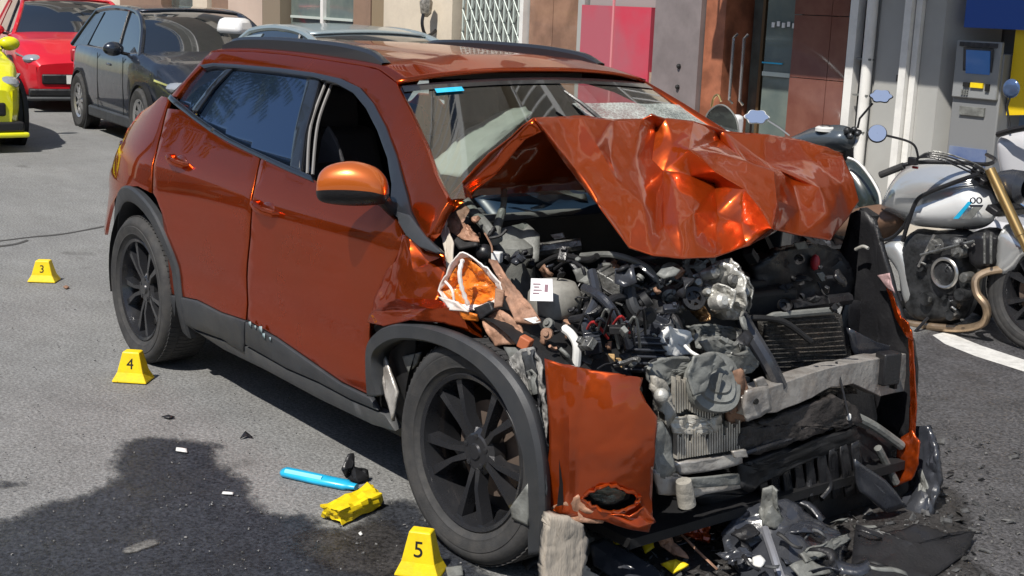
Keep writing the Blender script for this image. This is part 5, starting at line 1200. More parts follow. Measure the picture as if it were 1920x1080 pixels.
TB = thing('cream_building', (-24, YF+.1, 0), 'cream building with brown doors and pale folding gate at street level', 'building')
MB().box((-24.4, YF+3.3, 6.5), (33.1, 6.0, 12.8)).build('wall', m_upper, TB, smooth=False)
segs = [(-41, -26, m_pinkw, 0, 'wall_panel'), (-26, -20.9, m_cream, .02, 'wall_panel'), (-20.9, -18.75, m_cream, 0, 'wall_panel'), (-18.7, -17.0, m_browns, -.03, 'brown_column'), (-16.95, -15.95, m_shop, .12, 'shop_window'), (-15.9, -15.4, m_cream, 0, 'wall_panel'),
        (-15.35, -14.75, m_browns, .05, 'roller_shutter'), (-14.7, -13.65, m_pinkw, 0, 'wall_panel'), (-13.6, -13.1, M('taupe_post', (.22, .18, .13), .7), -.02, 'taupe_column'), (-13.05, -11.42, m_green, .12, 'shop_window'), (-11.38, -10.98, m_browns, .08, 'brown_door'), (-10.95, -10.56, M('ochre_wood', (.25, .19, .12), .6), .08, 'brown_door'),
        (-10.52, -9.12, m_cream, -.02, 'wall_panel'), (-9.08, -7.86, M('dark_entrance', (.10, .105, .10), .6), .15, 'entrance_recess')]
for x0, x1, m, y, nm in segs: wall_block(TB, nm, x0, x1, m, y)
for x in (-12.15,): MB().box((x, YF+.10, 1.7), (.07, .06, 3.2)).build('window_mullion', m_pipe, TB)
MB().box((-12.2, YF+.10, 1.32), (1.6, .04, .03)).build('window_transom', m_gate, TB)
# expanding gate: uprights and crossed bars
for k in range(15):
    x = -9.02+k*.082; MB().box((x, YF+.06, 1.7), (.022, .02, 3.15)).build('gate_upright', m_gate, TB)
gl_ = MB()
for k in range(14):
    x = -9.02+k*.082
    for j in range(26):
        z = .2+j*.12; sg = 1 if (j+k) % 2 else -1
        gl_.tube([(x, YF+.045, z+.06-sg*.06), (x+.082, YF+.045, z+.06+sg*.06)], .006, 4, cap=False)
tag(gl_.build('gate_lattice', m_gate, TB), kind='stuff')
MB().box((-7.83, YF-.02, 1.75), (.06, .1, 3.3)).build('gate_frame', m_pipe, TB)
# lantern bracket
lt = MB().tube(spline([(-9.42, YF-.02, 1.28), (-9.40, YF-.16, 1.22), (-9.40, YF-.22, 1.35), (-9.42, YF-.18, 1.5)], 5), .018, 6); lt.build('lantern_bracket', m_black, TB)
MB().lathe([(.02, -.10), (.06, -.06), (.075, .06), (.03, .14)], (-9.42, YF-.16, 1.52), 'z', 8).build('lantern', M('old_lantern', (.25, .23, .2), .4, .5, var=.6, vscale=30), TB)
def balcony(T, x0, x1, z, d=1.15):
    MB().box(((x0+x1)/2, YF-d/2, z), (x1-x0, d, .16)).build('balcony_slab', m_pipe, T, smooth=False)
    rl = MB(); n = int((x1-x0)/.14)
    for k in range(n+1): rl.box((x0+.03+(x1-x0-.06)*k/n, YF-d+.04, z+.55), (.018, .018, .9))
    rl.box(((x0+x1)/2, YF-d+.04, z+1.02), (x1-x0, .05, .04)); tag(rl.build('balcony_railing', m_pipe, T, smooth=False), kind='stuff')
def upper(T, x0, x1, zs_, win):
    for z in zs_:
        x = x0+1.2
        while x < x1-1.6:
            MB().box((x+.6, YF+.13, z+1.25), (1.2, .3, 2.1)).build('upper_window', m_cg, T, smooth=False)
            for dx in (-.03, 1.23): MB().box((x+dx, YF+.02, z+1.25), (.07, .2, 2.2)).build('window_frame', m_pipe, T, smooth=False)
            x += 3.0
upper(TB, -40, -8, (6.0, 9.0), 1)
for z in (6.0, 9.0): balcony(TB, -24, -18, z); balcony(TB, -15, -9, z)
SB = thing('shop_building', (-2.0, YF+.1, 0), 'shop building clad in dark red marble with white pipes and a bank machine', 'building')
MB().box((-.9, YF+3.6, 6.5), (13.7, 5.8, 12.8)).build('wall', m_upper, SB, smooth=False)
MB().box((-.9, YF+.37, 7.9), (13.7, .66, 9.9)).build('upper_wall', m_cream, SB, smooth=False)
wall_block(SB, 'marble_panel', -7.78, -7.41, m_marble2, 0, th=.12); wall_block(SB, 'marble_panel', -7.405, -7.0, m_marble2, .002, th=.12)
wall_block(SB, 'pale_pilaster', -6.995, -6.90, m_greyp, -.03)
wall_block(SB, 'grey_wall', -6.88, -5.86, M('grey_backing', (.30, .27, .26), .6), .02)
wall_block(SB, 'grey_column', -5.85, -5.28, m_greyc, -.10, th=.4)
wall_block(SB, 'rough_stone', -6.02, -5.86, M('rough_stone', (.28, .22, .17), .9, bump=1, bscale=20, var=.4, vscale=10), -.06, z1=1.05)
wall_block(SB, 'terracotta_column', -5.27, -5.04, m_terra, -.05, th=.35)
for z in (.72, .95, 1.13): MB().sphere((-5.5, YF-.11, z), .022, 8).build('dark_fitting', m_ink, SB)
# red poster panel
rp2 = wall_block(SB, 'red_panel', -6.88, -5.92, M('soft_red_panel', (.55, .035, .07), .6, var2=(.40, .10, .13), vscale=1.2), -.08, z0=.55, z1=1.62, th=.06)
MB().box((-6.42, YF-.085, 1.2), (.025, .012, 1.0)).build('panel_seam', M('pink_seam', (.60, .22, .24), .6), SB)
# glass entrance
wall_block(SB, 'door_backing', -5.03, -4.34, m_soot, .5, th=.05)
wall_block(SB, 'glass_door', -5.0, -4.72, m_shop, .25, th=.03); wall_block(SB, 'glass_leaf', -4.71, -4.34, m_green, .10, th=.03)
for x in (-4.98, -4.86):
    MB().tube([(x+.02, YF+.02, .85), (x+.02, YF-.02, .88), (x+.02, YF-.02, 1.40), (x+.02, YF+.02, 1.43)], .013, 8).build('door_pull', m_chrome, SB)
MB().box((-4.86, YF+.24, 1.6), (.03, .04, 2.9)).build('door_edge', M('bronze_edge', (.16, .11, .06), .4, .4), SB)
MB().box((-4.55, YF+.08, 1.12), (.30, .01, .035)).build('door_sticker', m_gate, SB)
MB().box((-4.60, YF+.08, 1.21), (.22, .01, .012)).build('door_sticker', m_cyan, SB)
for k in range(5): MB().box((-4.62+k*.055, YF+.08, 1.52+.01*(k % 2)), (.03, .01, .04)).build('door_lettering', m_pipe, SB)
# marble with joints
zz = [.13, .62, 1.115, 1.61, 2.1, 2.6, 3.05]
for i in range(6):
    for (a, b) in ((-4.335, -3.96), (-3.955, -3.79)):
        wall_block(SB, 'marble_panel', a, b, m_marble if (i+(a > -4)) % 2 else m_marble, 0.002*((i*7) % 3), z0=zz[i]+.003, z1=zz[i+1]-.003, th=.1)
wall_block(SB, 'dark_joint', -3.785, -3.745, m_soot, .05)
# white pipes
def pipe(x, r, y=-.03, z1=3.3): MB().tube([(x, YF+y, .12), (x, YF+y, z1)], r, 12).build('white_pipe', m_pipe, SB)
wall_block(SB, 'pale_strip', -3.745, -3.50, m_greyp, .02)
wall_block(SB, 'white_post', -3.735, -3.66, m_pipe, -.06, th=.08); pipe(-3.545, .042, -.04)
MB().tube([(-3.615, YF-.01, .12), (-3.62, YF-.02, 1.0), (-3.61, YF-.01, 3.2)], .008, 6).build('black_cable', m_black, SB)
for z in (.75, 1.03, 1.3): MB().box((-3.57, YF-.04, z), (.13, .06, .014)).build('pipe_clip', m_grey, SB)
wall_block(SB, 'grey_panel', -3.495, -3.235, m_greyp, 0)
wall_block(SB, 'white_post', -3.225, -3.165, m_pipe, -.08, th=.12); wall_block(SB, 'white_post', -3.155, -3.105, m_pipe, -.04, th=.10)
MB().box((-3.25, YF-.03, 1.18), (.02, .05, .05)).build('small_hook', m_black, SB)
wall_block(SB, 'grey_jamb', -3.10, -2.93, m_greyp, 0.0)
mk('splayed_jamb', [(-2.93, YF, .12), (-2.93, YF, 3.4), (-2.72, YF+.40, 3.4), (-2.72, YF+.40, .12)], [(0, 3, 2, 1)], m_greyp, SB, smooth=False, thick=.01)
wall_block(SB, 'recess_wall', -2.85, 2.0, M('grey_recess', (.22, .22, .215), .7), .42)
balcony(SB, -4.75, 4.0, 2.98, 1.20)
for z in (6.0, 9.0): balcony(SB, -7.4, 4.0, z)
upper(SB, -7.6, 4.5, (3.0, 6.0, 9.0), 1)
# bank machine
AT = thing('cash_machine', (-2.55, YF+.2, .12), 'grey bank machine with a blue screen set in the recess', 'cash machine')
x0, x1 = -2.80, -2.42
MB().box((-2.61, YF+.20, .75), (.38, .40, 1.30)).build('cabinet', M('machine_grey', (.20, .205, .21), .45), AT, bevel=.01)
MB().box((-2.61, YF-.012, 1.28), (.36, .035, .40)).build('fascia', M('fascia_grey', (.25, .26, .265), .4), AT, bevel=.008)
MB().box((-2.60, YF-.032, 1.33), (.235, .012, .21), rotm('X', 8)).build('screen_surround', m_blackg, AT)
MB().box((-2.595, YF-.042, 1.335), (.19, .008, .165), rotm('X', 8)).build('screen', M('blue_screen', (.03, .09, .24), .1, emis=((.03, .10, .30), .25)), AT)
MB().box((-2.585, YF-.036, 1.175), (.10, .02, .035)).build('yellow_slot', m_yellow, AT)
MB().box((-2.67, YF-.036, 1.175), (.05, .02, .03)).build('card_slot', m_ink, AT); MB().box((-2.50, YF-.036, 1.165), (.03, .02, .05)).build('receipt_slot', m_ink, AT)
for i in range(3):
    for j in range(3): MB().box((-2.70+.02*i, YF-.036, 1.135-.014*j), (.014, .01, .009)).build('key', m_grey, AT)
MB().box((-2.61, YF-.034, 1.455), (.30, .012, .03)).build('top_strip', m_blackg, AT)
MB().box((-2.62, YF-.008, .99), (.20, .02, .06)).build('shelf', m_grey, AT)
MB().box((-2.62, YF-.008, .55), (.30, .015, .36)).build('blue_logo_panel', M('blue_panel', (.06, .10, .24), .4, var2=(.20, .24, .34), vscale=3), AT)
tag(MB().box((-2.3, YF+.16, 1.72), (.95, .3, .30)).build('wall_sign', M('deep_blue_sign', (.02, .08, .35), .4)), 'deep blue sign band above the bank machine', 'sign')
tag(MB().prism([(-2.40, YF+.10, 1.60), (-2.02, YF+.10, 1.60), (-2.02, YF+.10, 1.02), (-2.40, YF+.10, .98)], (0, -.03, 0)).build('wall_sign', M('sign_yellow', (.75, .52, .01), .45)), 'plain yellow panel on the wall right of the bank machine', 'sign')
tag(MB().box((-2.2, YF+.30, .65), (.6, .05, .7)).build('wall_sign', M('mid_blue_panel', (.10, .2, .42), .5, var2=(.3, .38, .5), vscale=2)), 'blue panel low on the wall beside the bank machine', 'sign')

# ================================================================ the near side of the street (behind the camera), mirrored in paint and glass
NB = thing('apartment_row', (-12, -17, 0), 'row of apartment blocks across the street behind the camera', 'building')
rr = random.Random(4); x = -60.0; k = 0
while x < 25:
    w_ = rr.uniform(9, 14); h_ = rr.choice((6.5, 8.0, 9.5, 7.2))
    MB().box((x+w_/2, -21, h_/2), (w_-.3, 8, h_)).build('block_wall', (m_pinkw, m_upper, m_browns, m_cream)[k % 4], NB, smooth=False)
    for f in range(int(h_/3)):
        for j in range(int(w_/2.6)): MB().box((x+1.6+2.6*j, -16.98, 1.6+3*f), (1.2, .12, 1.6)).build('window', m_cg, NB, smooth=False)
    x += w_; k += 1
m_leaf = M('palm_leaf', (.035, .06, .02), .6, var=.4, vscale=3); m_trunk = M('palm_trunk', (.10, .07, .045), .9, bump=.6, bscale=20)
PT = []
def palm(x, y, h, label):
    T = thing('palm_tree', (x, y, 0), label, 'palm tree', 'palm trees on the near side of the street')
    MB().tube([(x, y, 0), (x+.08, y, h*.35), (x+.02, y+.1, h*.7), (x, y+.1, h)], [.24, .17, .15, .17], 12).build('trunk', m_trunk, T)
    r = random.Random(int(x*10)); cr = MB()
    for i in range(44):
        a = r.uniform(0, 6.283); el = r.uniform(-.5, 1.2); L = r.uniform(.9, 1.4); prev = None
        for q in range(10):
            t = q/9; p = Vector((x, y+.1, h))+Vector((math.cos(a)*L*t*math.cos(el*(1-t)), math.sin(a)*L*t*math.cos(el*(1-t)), L*.8*math.sin(el)*t-.7*t*t))
            if prev is not None:
                d = (p-prev).normalized(); sd = d.cross(Vector((0, 0, 1))).normalized(); wd = .26*math.sin(math.pi*min(1, .15+t))+.05
                for sg in (-1, 1):
                    for e in (0, .5): b = prev.lerp(p, e); cr.add([b, b+d*.05, b+sd*sg*wd+Vector((0, 0, -.18))+d*.12], [(0, 1, 2)])
            prev = p
    tag(cr.build('crown', m_leaf, T, smooth=False), kind='stuff')
palm(-10.6, -2.7, 5.0, 'palm tree left of the camera mirrored in the rear side window'); palm(-14.5, -3.6, 5.2, 'taller palm tree further down the near side')
# ================================================================ motorcycle and scooters
def puff(name, px, y0, w, mat, parent, s=.05, step=.03, e=1.0):
    """a cushion shaped solid from a side outline in photo pixels at depth y0"""
    P = [V(u, v, y=y0) for u, v in px]; xz = [(p.x, p.z) for p in spline(P, 4, True)]
    pts, tr = tri_fill(xz, step); n = len(xz); B = [Vector(q) for q in xz]
    def dist(p):
        m = 9
        for i in range(n):
            a = B[i]; b = B[(i+1) % n]; ab = b-a; t = max(0, min(1, (p-a).dot(ab)/max(ab.dot(ab), 1e-9))); m = min(m, (p-a-ab*t).length)
        return m
    D = [dist(p) for p in pts]; N = len(pts); vs = []
    for sg in (-1, 1):
        for p, d in zip(pts, D): vs.append((p.x, y0+sg*(w*(1-math.exp(-(d/s)**e))+.002), p.y))
    area = sum((pts[t[1]]-pts[t[0]]).cross(pts[t[2]]-pts[t[0]]) for t in tr)
    if area < 0: tr = [t[::-1] for t in tr]
    fs = tr+[[i+N for i in t[::-1]] for t in tr]
    bd = [i for i, d in enumerate(D) if d < 1e-5]
    return mk(name, vs, fs, mat, parent, ang=60)
m_sil = M('silver_tank_paint', (.55, .56, .56), .22, .55, 1.0)
m_gold = M('gold_fork', (.50, .34, .14), .3, .85, .3)
m_eng = M('motor_casting', (.05, .052, .055), .4, .6, 0, bump=.4, bscale=50, var=.5, vscale=20)
m_steel = M('brushed_steel', (.5, .48, .45), .3, .9)
m_exh = M('heat_stained_pipe', (.45, .33, .22), .35, .8, var=.25, vscale=12)
m_leather = M('brown_leather', (.13, .075, .048), .5, bump=.2, bscale=90)
MO = thing('motorcycle', (-1.25, 3.05, 0), 'silver motorcycle with gold forks parked beside the wreck', 'motorcycle')
YM = 3.05
puff('fuel_tank', [(1657, 395), (1664, 360), (1684, 326), (1712, 306), (1756, 296), (1806, 300), (1842, 316), (1862, 345), (1872, 385), (1862, 415), (1830, 430), (1770, 428), (1716, 420), (1690, 412)], YM, .14, m_sil, MO, s=.055)
puff('tank_side_plate', [(1708, 418), (1722, 382), (1740, 368), (1800, 346), (1838, 338), (1860, 360), (1868, 392), (1856, 418), (1800, 428), (1740, 426)], YM-.02, .135, M('white_silver', (.78, .79, .79), .25, .2, 1.0), MO, s=.03)
band_ = MB().tube(spline([V(1693, 452, y=YM-.15), V(1702, 420, y=YM-.17), V(1718, 378, y=YM-.175), V(1740, 362, y=YM-.175), V(1790, 342, y=YM-.17), V(1836, 326, y=YM-.15)], 6), .012, 8); band_.build('tank_band', m_black, MO)
pl = MB().prism([V(1788, 410, y=YM-.165), V(1798, 410, y=YM-.165), V(1824, 378, y=YM-.165), V(1816, 378, y=YM-.165)], (0, -.004, 0)); pl.build('cyan_stripe', m_cyan, MO)
MB().prism([V(1804, 410, y=YM-.165), V(1822, 410, y=YM-.165), V(1842, 388, y=YM-.165), V(1826, 388, y=YM-.165)], (0, -.004, 0)).build('grey_stripe', m_grey, MO)
for u in (1824, 1836): MB().lathe([(.011, -.002), (.017, -.002), (.017, .002), (.011, .002)], V(u, 376, y=YM-.168), 'y', 16, close=True).build('tank_emblem', m_blackg, MO)
MB().prism([V(1818, 384, y=YM-.165), V(1844, 384, y=YM-.165), V(1842, 388, y=YM-.165), V(1820, 388, y=YM-.165)], (0, -.004, 0)).build('tank_lettering', m_blackg, MO)
puff('seat', [(1590, 398), (1640, 384), (1672, 386), (1696, 402), (1692, 424), (1664, 446), (1620, 452), (1570, 440)], YM, .12, m_leather, MO, s=.03)
puff('tail', [(1540, 400), (1590, 392), (1640, 430), (1660, 450), (1600, 460), (1545, 430)], YM, .08, m_black, MO, s=.03)
MB().tube(spline([V(1600, 452, y=YM-.11), V(1660, 450, y=YM-.12), V(1690, 430, y=YM-.13), V(1708, 400, y=YM-.14)], 5), .010, 6).build('seat_tube', m_black, MO)
puff('side_cover', [(1660, 455), (1694, 440), (1716, 470), (1730, 520), (1736, 560), (1716, 580), (1700, 560), (1690, 510), (1668, 480)], YM-.05, .09, M('grey_silver', (.36, .37, .37), .35, .5, .6), MO, s=.02)
puff('engine', [(1712, 436), (1760, 432), (1828, 436), (1832, 500), (1826, 560), (1800, 604), (1740, 606), (1712, 580), (1700, 520)], YM, .13, m_eng, MO, s=.02)
for k, (u, v, r, m) in enumerate([(1770, 513, .075, m_eng), (1804, 552, .035, m_eng), (1740, 560, .04, m_eng), (1800, 470, .04, m_cast), (1756, 462, .04, m_cast), (1730, 500, .03, m_eng), (1785, 590, .03, m_eng), (1812, 520, .028, m_cast)]):
    MB().lathe([(.001, -.03), (r*.85, -.03), (r, -.018), (r, .04)], V(u, v, y=YM-.135), 'y', 26).build('engine_cover', m, MO)
MB().lathe([(.066, -.006), (.077, -.010), (.084, -.002), (.080, .008), (.066, .006)], V(1771, 512, y=YM-.17), 'y', 40, close=True).build('clutch_ring', m_steel, MO)
rr = random.Random(5)
for k in range(16):
    c = V(rr.uniform(1715, 1830), rr.uniform(440, 606), y=YM-.15-rr.uniform(0, .03)); m = rr.choice([m_eng, m_cast, m_black, m_steel, m_eng]); s = rr.uniform(.006, .013)
    R = rotm('Y', rr.uniform(0, 360)) @ rotm('X', rr.uniform(-20, 20)); b = MB()
    if k % 3: b.box(c, (s*2.2, s, s), R); nm = 'engine_lug'
    else: b.tube(spline([c, c+R @ Vector((s*2, -.01, s)), c+R @ Vector((s*4, 0, -s))], 4), .005, 6); nm = 'engine_line'
    b.build(nm, m, MO)
MB().tube([V(1722, 500, y=YM-.17), V(1752, 440, y=YM-.15)], .008, 6).build('frame_tube', m_steel, MO)
MB().tube([V(1726, 478, y=YM-.17), V(1826, 452, y=YM-.16)], .008, 6).build('frame_tube', m_cast, MO)
puff('radiator', [(1832, 436), (1880, 432), (1880, 500), (1838, 498)], YM, .13, m_black, MO, s=.01)
for u in (1846, 1858): MB().tube([V(u, 436, y=YM-.135), V(u, 494, y=YM-.135)], .007, 6).build('radiator_rib', m_cast, MO)
puff('front_mudguard', [(1878, 438), (1890, 420), (1916, 430), (1950, 450), (2000, 440), (2030, 470), (1990, 465), (1940, 480), (1916, 506), (1890, 522), (1874, 510)], YM, .085, m_sil, MO, s=.015)
MB().tube(spline([V(1880, 505, y=YM-.06), V(1850, 510, y=YM-.11), V(1830, 524, y=YM-.15), V(1832, 550, y=YM-.16), V(1848, 572, y=YM-.15), V(1850, 594, y=YM-.13), V(1836, 610, y=YM-.10), V(1790, 616, y=YM-.10), V(1700, 606, y=YM-.12), V(1600, 580, y=YM-.16)], 6), .021, 10).build('exhaust_pipe', m_exh, MO)
for s in (-1, 1):
    a = V(1856, 318, y=YM+s*.10); b = V(1962, 545, y=YM+s*.10)
    MB().tube([a, a.lerp(b, .55)], .027, 12).build('fork_tube', m_gold, MO)
    MB().tube([a.lerp(b, .5), b], .022, 12).build('fork_leg', m_gold, MO)
MB().box(V(1862, 335, y=YM), (.07, .26, .03), rotm('Y', 24)).build('top_clamp', m_black, MO, bevel=.006)
MB().box(V(1886, 392, y=YM), (.07, .26, .035), rotm('Y', 24)).build('lower_clamp', m_black, MO, bevel=.006)
MB().tube(spline([V(1650, 327, y=YM-.34), V(1700, 308, y=YM-.33), V(1740, 304, y=YM-.24), V(1810, 306, y=YM-.1), V(1850, 308, y=YM), V(1866, 300, y=YM+.2), V(1850, 290, y=YM+.38)], 6), .011, 8).build('handlebar', m_black, MO)
MB().tube([V(1651, 328, y=YM-.345), V(1694, 311, y=YM-.335)], .019, 10).build('grip', m_rubber, MO)
MB().box(V(1712, 302, y=YM-.32), (.05, .03, .04)).build('switch_block', m_black, MO, bevel=.005)
MB().box(V(1716, 314, y=YM-.30), (.03, .012, .012)).build('red_switch', m_wire, MO)
for k in range(4): MB().tube(spline([V(1720, 296, y=YM-.3), V(1750, 284+4*k, y=YM-.28), V(1800, 296+6*k, y=YM-.2), V(1850, 320+8*k, y=YM-.08), V(1878, 360+9*k, y=YM-.05)], 5), .005, 6).build('brake_line', m_cast if k == 0 else m_black, MO)
MB().tube(spline([V(1722, 298, y=YM-.32), V(1716, 275, y=YM-.34), V(1700, 264, y=YM-.36), V(1662, 254, y=YM-.38)], 5), .006, 6).build('mirror_stem', m_black, MO)
def mirror(T, u, v, y, r, sx=1.0, n=24, mat=None, back=m_black, hexa=False):
    c = V(u, v, y=y); ld = (c-CAMP).normalized(); q = (-ld*.8+Vector((0, 0, .25))).normalized().to_track_quat('Y', 'Z').to_matrix()
    o = MB().lathe([(.001, 0), (r*.93, 0), (r, -.008), (r*.9, -.022), (.001, -.03)], (0, 0, 0), 'y', 36 if hexa else n)
    for p in (o.v if hexa else []):
        f_ = .93+.09*math.cos(6*math.atan2(p.z, p.x)); p.x *= f_; p.z *= f_
    vs = [c+q @ Vector((p.x*sx, p.y, p.z*.62 if hexa else p.z)) for p in o.v]; mk('mirror_housing', vs, o.f, back, T, ang=40)
    g_ = MB().lathe([(.001, .004), (r*.9, .004)], (0, 0, 0), 'y', 36 if hexa else n)
    for p in (g_.v if hexa else []):
        f_ = .93+.09*math.cos(6*math.atan2(p.z, p.x)); p.x *= f_; p.z *= f_
    vs = [c+q @ Vector((p.x*sx, p.y, p.z*.62 if hexa else p.z)) for p in g_.v]; mk('mirror_glass', vs, g_.f, mat or M('mirror_face', (.75, .78, .82), .04, 1.0) if 'mirror_face' not in bpy.data.materials else bpy.data.materials['mirror_face'], T)
mirror(MO, 1645, 250, YM-.39, .050)
MB().lathe([(.001, -.10), (.07, -.09), (.085, -.03), (.085, .03), (.05, .06)], V(1905, 350, y=YM), 'x', 24).build('headlight', m_blackg, MO)
MB().box(V(1832, 322, y=YM-.1), (.05, .05, .05), rotm('Y', 30)).build('ignition', m_black, MO, bevel=.01)
wheel(V(1962, 548, y=YM).x, YM, .30, .30, -1, parent=MO, wid=.12, name='front_wheel')
wheel(V(1962, 548, y=YM).x-1.40, YM, .30, .30, -1, parent=MO, wid=.15, name='rear_wheel')
MB().tube([V(1740, 596, y=YM-.12), V(1716, 622, y=YM-.22)], .009, 6).build('side_stand', m_black, MO)
puff('swingarm', [(1540, 560), (1700, 545), (1716, 570), (1640, 590), (1545, 585)], YM, .1, m_black, MO, s=.02)
# scooter with its bars across, behind the bonnet
SCO = thing('scooter', (-2.5, 3.45, 0), 'dark scooter with two angular mirrors behind the buckled bonnet', 'scooter')
c0 = V(1556, 252, y=3.75)
MB().tube(spline([V(1496, 262, y=3.8), V(1530, 258, y=3.78), c0, V(1596, 246, y=3.72), V(1612, 248, y=3.68)], 5), .016, 8).build('handlebar', m_black, SCO)
puff('nose_cowl', [(1478, 262), (1500, 250), (1530, 238), (1572, 234), (1598, 242), (1604, 262), (1590, 282), (1540, 284), (1490, 276)], 3.72, .12, M('blue_grey_cowl', (.07, .085, .10), .3, .2, .8), SCO, s=.03)
MB().lathe([(.001, .012), (.05, .010), (.065, 0), (.065, -.02)], V(1548, 240, y=3.66), 'z', 24).build('dial', M('pale_dial', (.6, .6, .58), .3), SCO)
MB().lathe([(.018, .014), (.028, .016), (.038, .014)], V(1548, 239, y=3.65), 'z', 20).build('dial_ring', m_black, SCO)
for dx, dz, r in ((-.03, 0, .025), (.02, .01, .022), (.05, -.01, .02), (0, -.03, .022)):
    MB().sphere(V(1596, 246, y=3.66)+Vector((dx, 0, dz)), r, 12).build('brake_reservoir', m_eng, SCO)
MB().tube([V(1608, 240, y=3.66), V(1612, 222, y=3.66), V(1636, 194, y=3.66)], .007, 6).build('mirror_stem', m_black, SCO)
MB().tube([V(1480, 254, y=3.8), V(1462, 240, y=3.8), V(1440, 226, y=3.8)], .006, 6).build('mirror_stem', m_steel, SCO)
mirror(SCO, 1652, 180, 3.66, .072, hexa=True); mirror(SCO, 1419, 219, 3.8, .088, hexa=True, back=m_white)
puff('rear_body', [(1588, 300), (1604, 298), (1626, 322), (1644, 352), (1650, 385), (1640, 420), (1600, 440), (1560, 420), (1560, 340)], 3.25, .10, M('dark_green_black', (.02, .028, .026), .25, 0, .8), SCO, s=.03)
MB().tube(spline([V(1590, 296, y=3.13), V(1608, 304, y=3.13), V(1630, 330, y=3.13), V(1648, 362, y=3.13), V(1652, 390, y=3.13)], 6), .008, 6).build('cream_trim', m_pipe, SCO)
MB().box((-2.6, 3.5, .38), (.30, 1.0, .30)).build('body_tub', m_black, SCO, bevel=.05)
wheel(-2.6, 3.08, .22, .22, -1, parent=SCO, wid=.11, name='rear_wheel', steer=90); wheel(-2.6, 4.05, .22, .22, -1, parent=SCO, wid=.11, name='front_wheel', steer=90)
MB().box((-2.58, 3.92, .60), (.06, .08, .55), rotm('X', 12)).build('steering_column', m_black, SCO)
# scooter with a screen
SC2 = thing('scooter', (-3.7, 3.7, 0), 'scooter whose small clear screen shows above the bonnet', 'scooter')
m_scr = m_glass('scooter_screen', (.55, .6, .56), .1, 2.5)
g2 = [(1318, 242), (1326, 214), (1344, 198), (1362, 200), (1380, 222), (1386, 256)]
mk('screen', [V(u, v, y=3.75) for u, v in g2], [tuple(range(6))], m_scr, SC2, smooth=False, thick=.004)
MB().tube(spline([V(u, v, y=3.745) for u, v in g2], 4), .006, 6).build('screen_edge', m_grey, SC2)
puff('front_cowl', [(1312, 232), (1340, 238), (1388, 258), (1400, 320), (1330, 330), (1300, 280)], 3.7, .12, m_wcar, SC2, s=.03)
MB().tube(spline([V(1334, 200, y=3.75), V(1338, 184, y=3.75), V(1346, 178, y=3.75), V(1352, 190, y=3.75)], 5), .009, 6).build('brass_fitting', m_gold, SC2)
MB().box((-3.7, 3.6, .40), (.3, 1.0, .32)).build('body_tub', m_black, SC2, bevel=.05)
MB().box((-3.68, 3.9, .66), (.3, .1, .5)).build('leg_shield', m_wcar, SC2, bevel=.03)
wheel(-3.7, 3.15, .22, .22, -1, parent=SC2, wid=.11, name='rear_wheel', steer=90); wheel(-3.7, 4.1, .22, .22, -1, parent=SC2, wid=.11, name='front_wheel', steer=90)
# another scooter at the right edge
SC3 = thing('scooter', (-1.2, 4.0, 0), 'pale grey scooter cut by the right edge behind the motorcycle', 'scooter')
m_pale = M('pale_grey_panel', (.50, .50, .52), .35, 0, .6)
puff('leg_shield', [(1872, 262), (1900, 250), (1950, 246), (1990, 270), (1990, 380), (1930, 390), (1890, 350), (1874, 310)], 3.85, .07, m_pale, SC3, s=.03)
MB().tube([V(1872, 252, y=3.8), V(1900, 244, y=3.7), V(1960, 232, y=3.6)], .018, 8).build('handlebar', m_black, SC3)
MB().sphere(V(1896, 166, y=3.8), .055, 16, (1, .3, 1)).build('round_mirror', M('blue_mirror', (.12, .18, .32), .15, .6), SC3)
MB().tube([V(1894, 240, y=3.8), V(1888, 200, y=3.8), V(1896, 175, y=3.8)], .006, 6).build('mirror_stem', m_black, SC3)
cx = V(1935, 380, y=3.85).x
MB().box((cx, 4.0, .38), (.35, .9, .3)).build('body_tub', m_pale, SC3, bevel=.05)
wheel(cx, 3.55, .22, .22, -1, parent=SC3, wid=.11, name='rear_wheel', steer=90); wheel(cx, 4.35, .22, .22, -1, parent=SC3, wid=.11, name='front_wheel', steer=90)
# white top case further back
TC = thing('scooter', (-9.6, 4.35, 0), 'scooter with a rounded white top case beyond the dark car', 'scooter')
MB().box(V(440, 48, x=-9.8), (.34, .26, .16), rotm('Z', 25), .8).build('top_case', m_wcar, TC, bevel=.05)
q0 = V(438, 44, x=-9.8); MB().box((q0.x, q0.y, .55), (.3, .35, .75)).build('body_tub', m_black, TC, bevel=.05)
wheel(q0.x-.3, q0.y, .22, .22, -1, parent=TC, wid=.11, name='rear_wheel'); wheel(q0.x+.75, q0.y, .22, .22, -1, parent=TC, wid=.11, name='front_wheel')
MB().box((q0.x+.5, q0.y, .45), (.9, .3, .25)).build('floorboard', m_black, TC, bevel=.05)
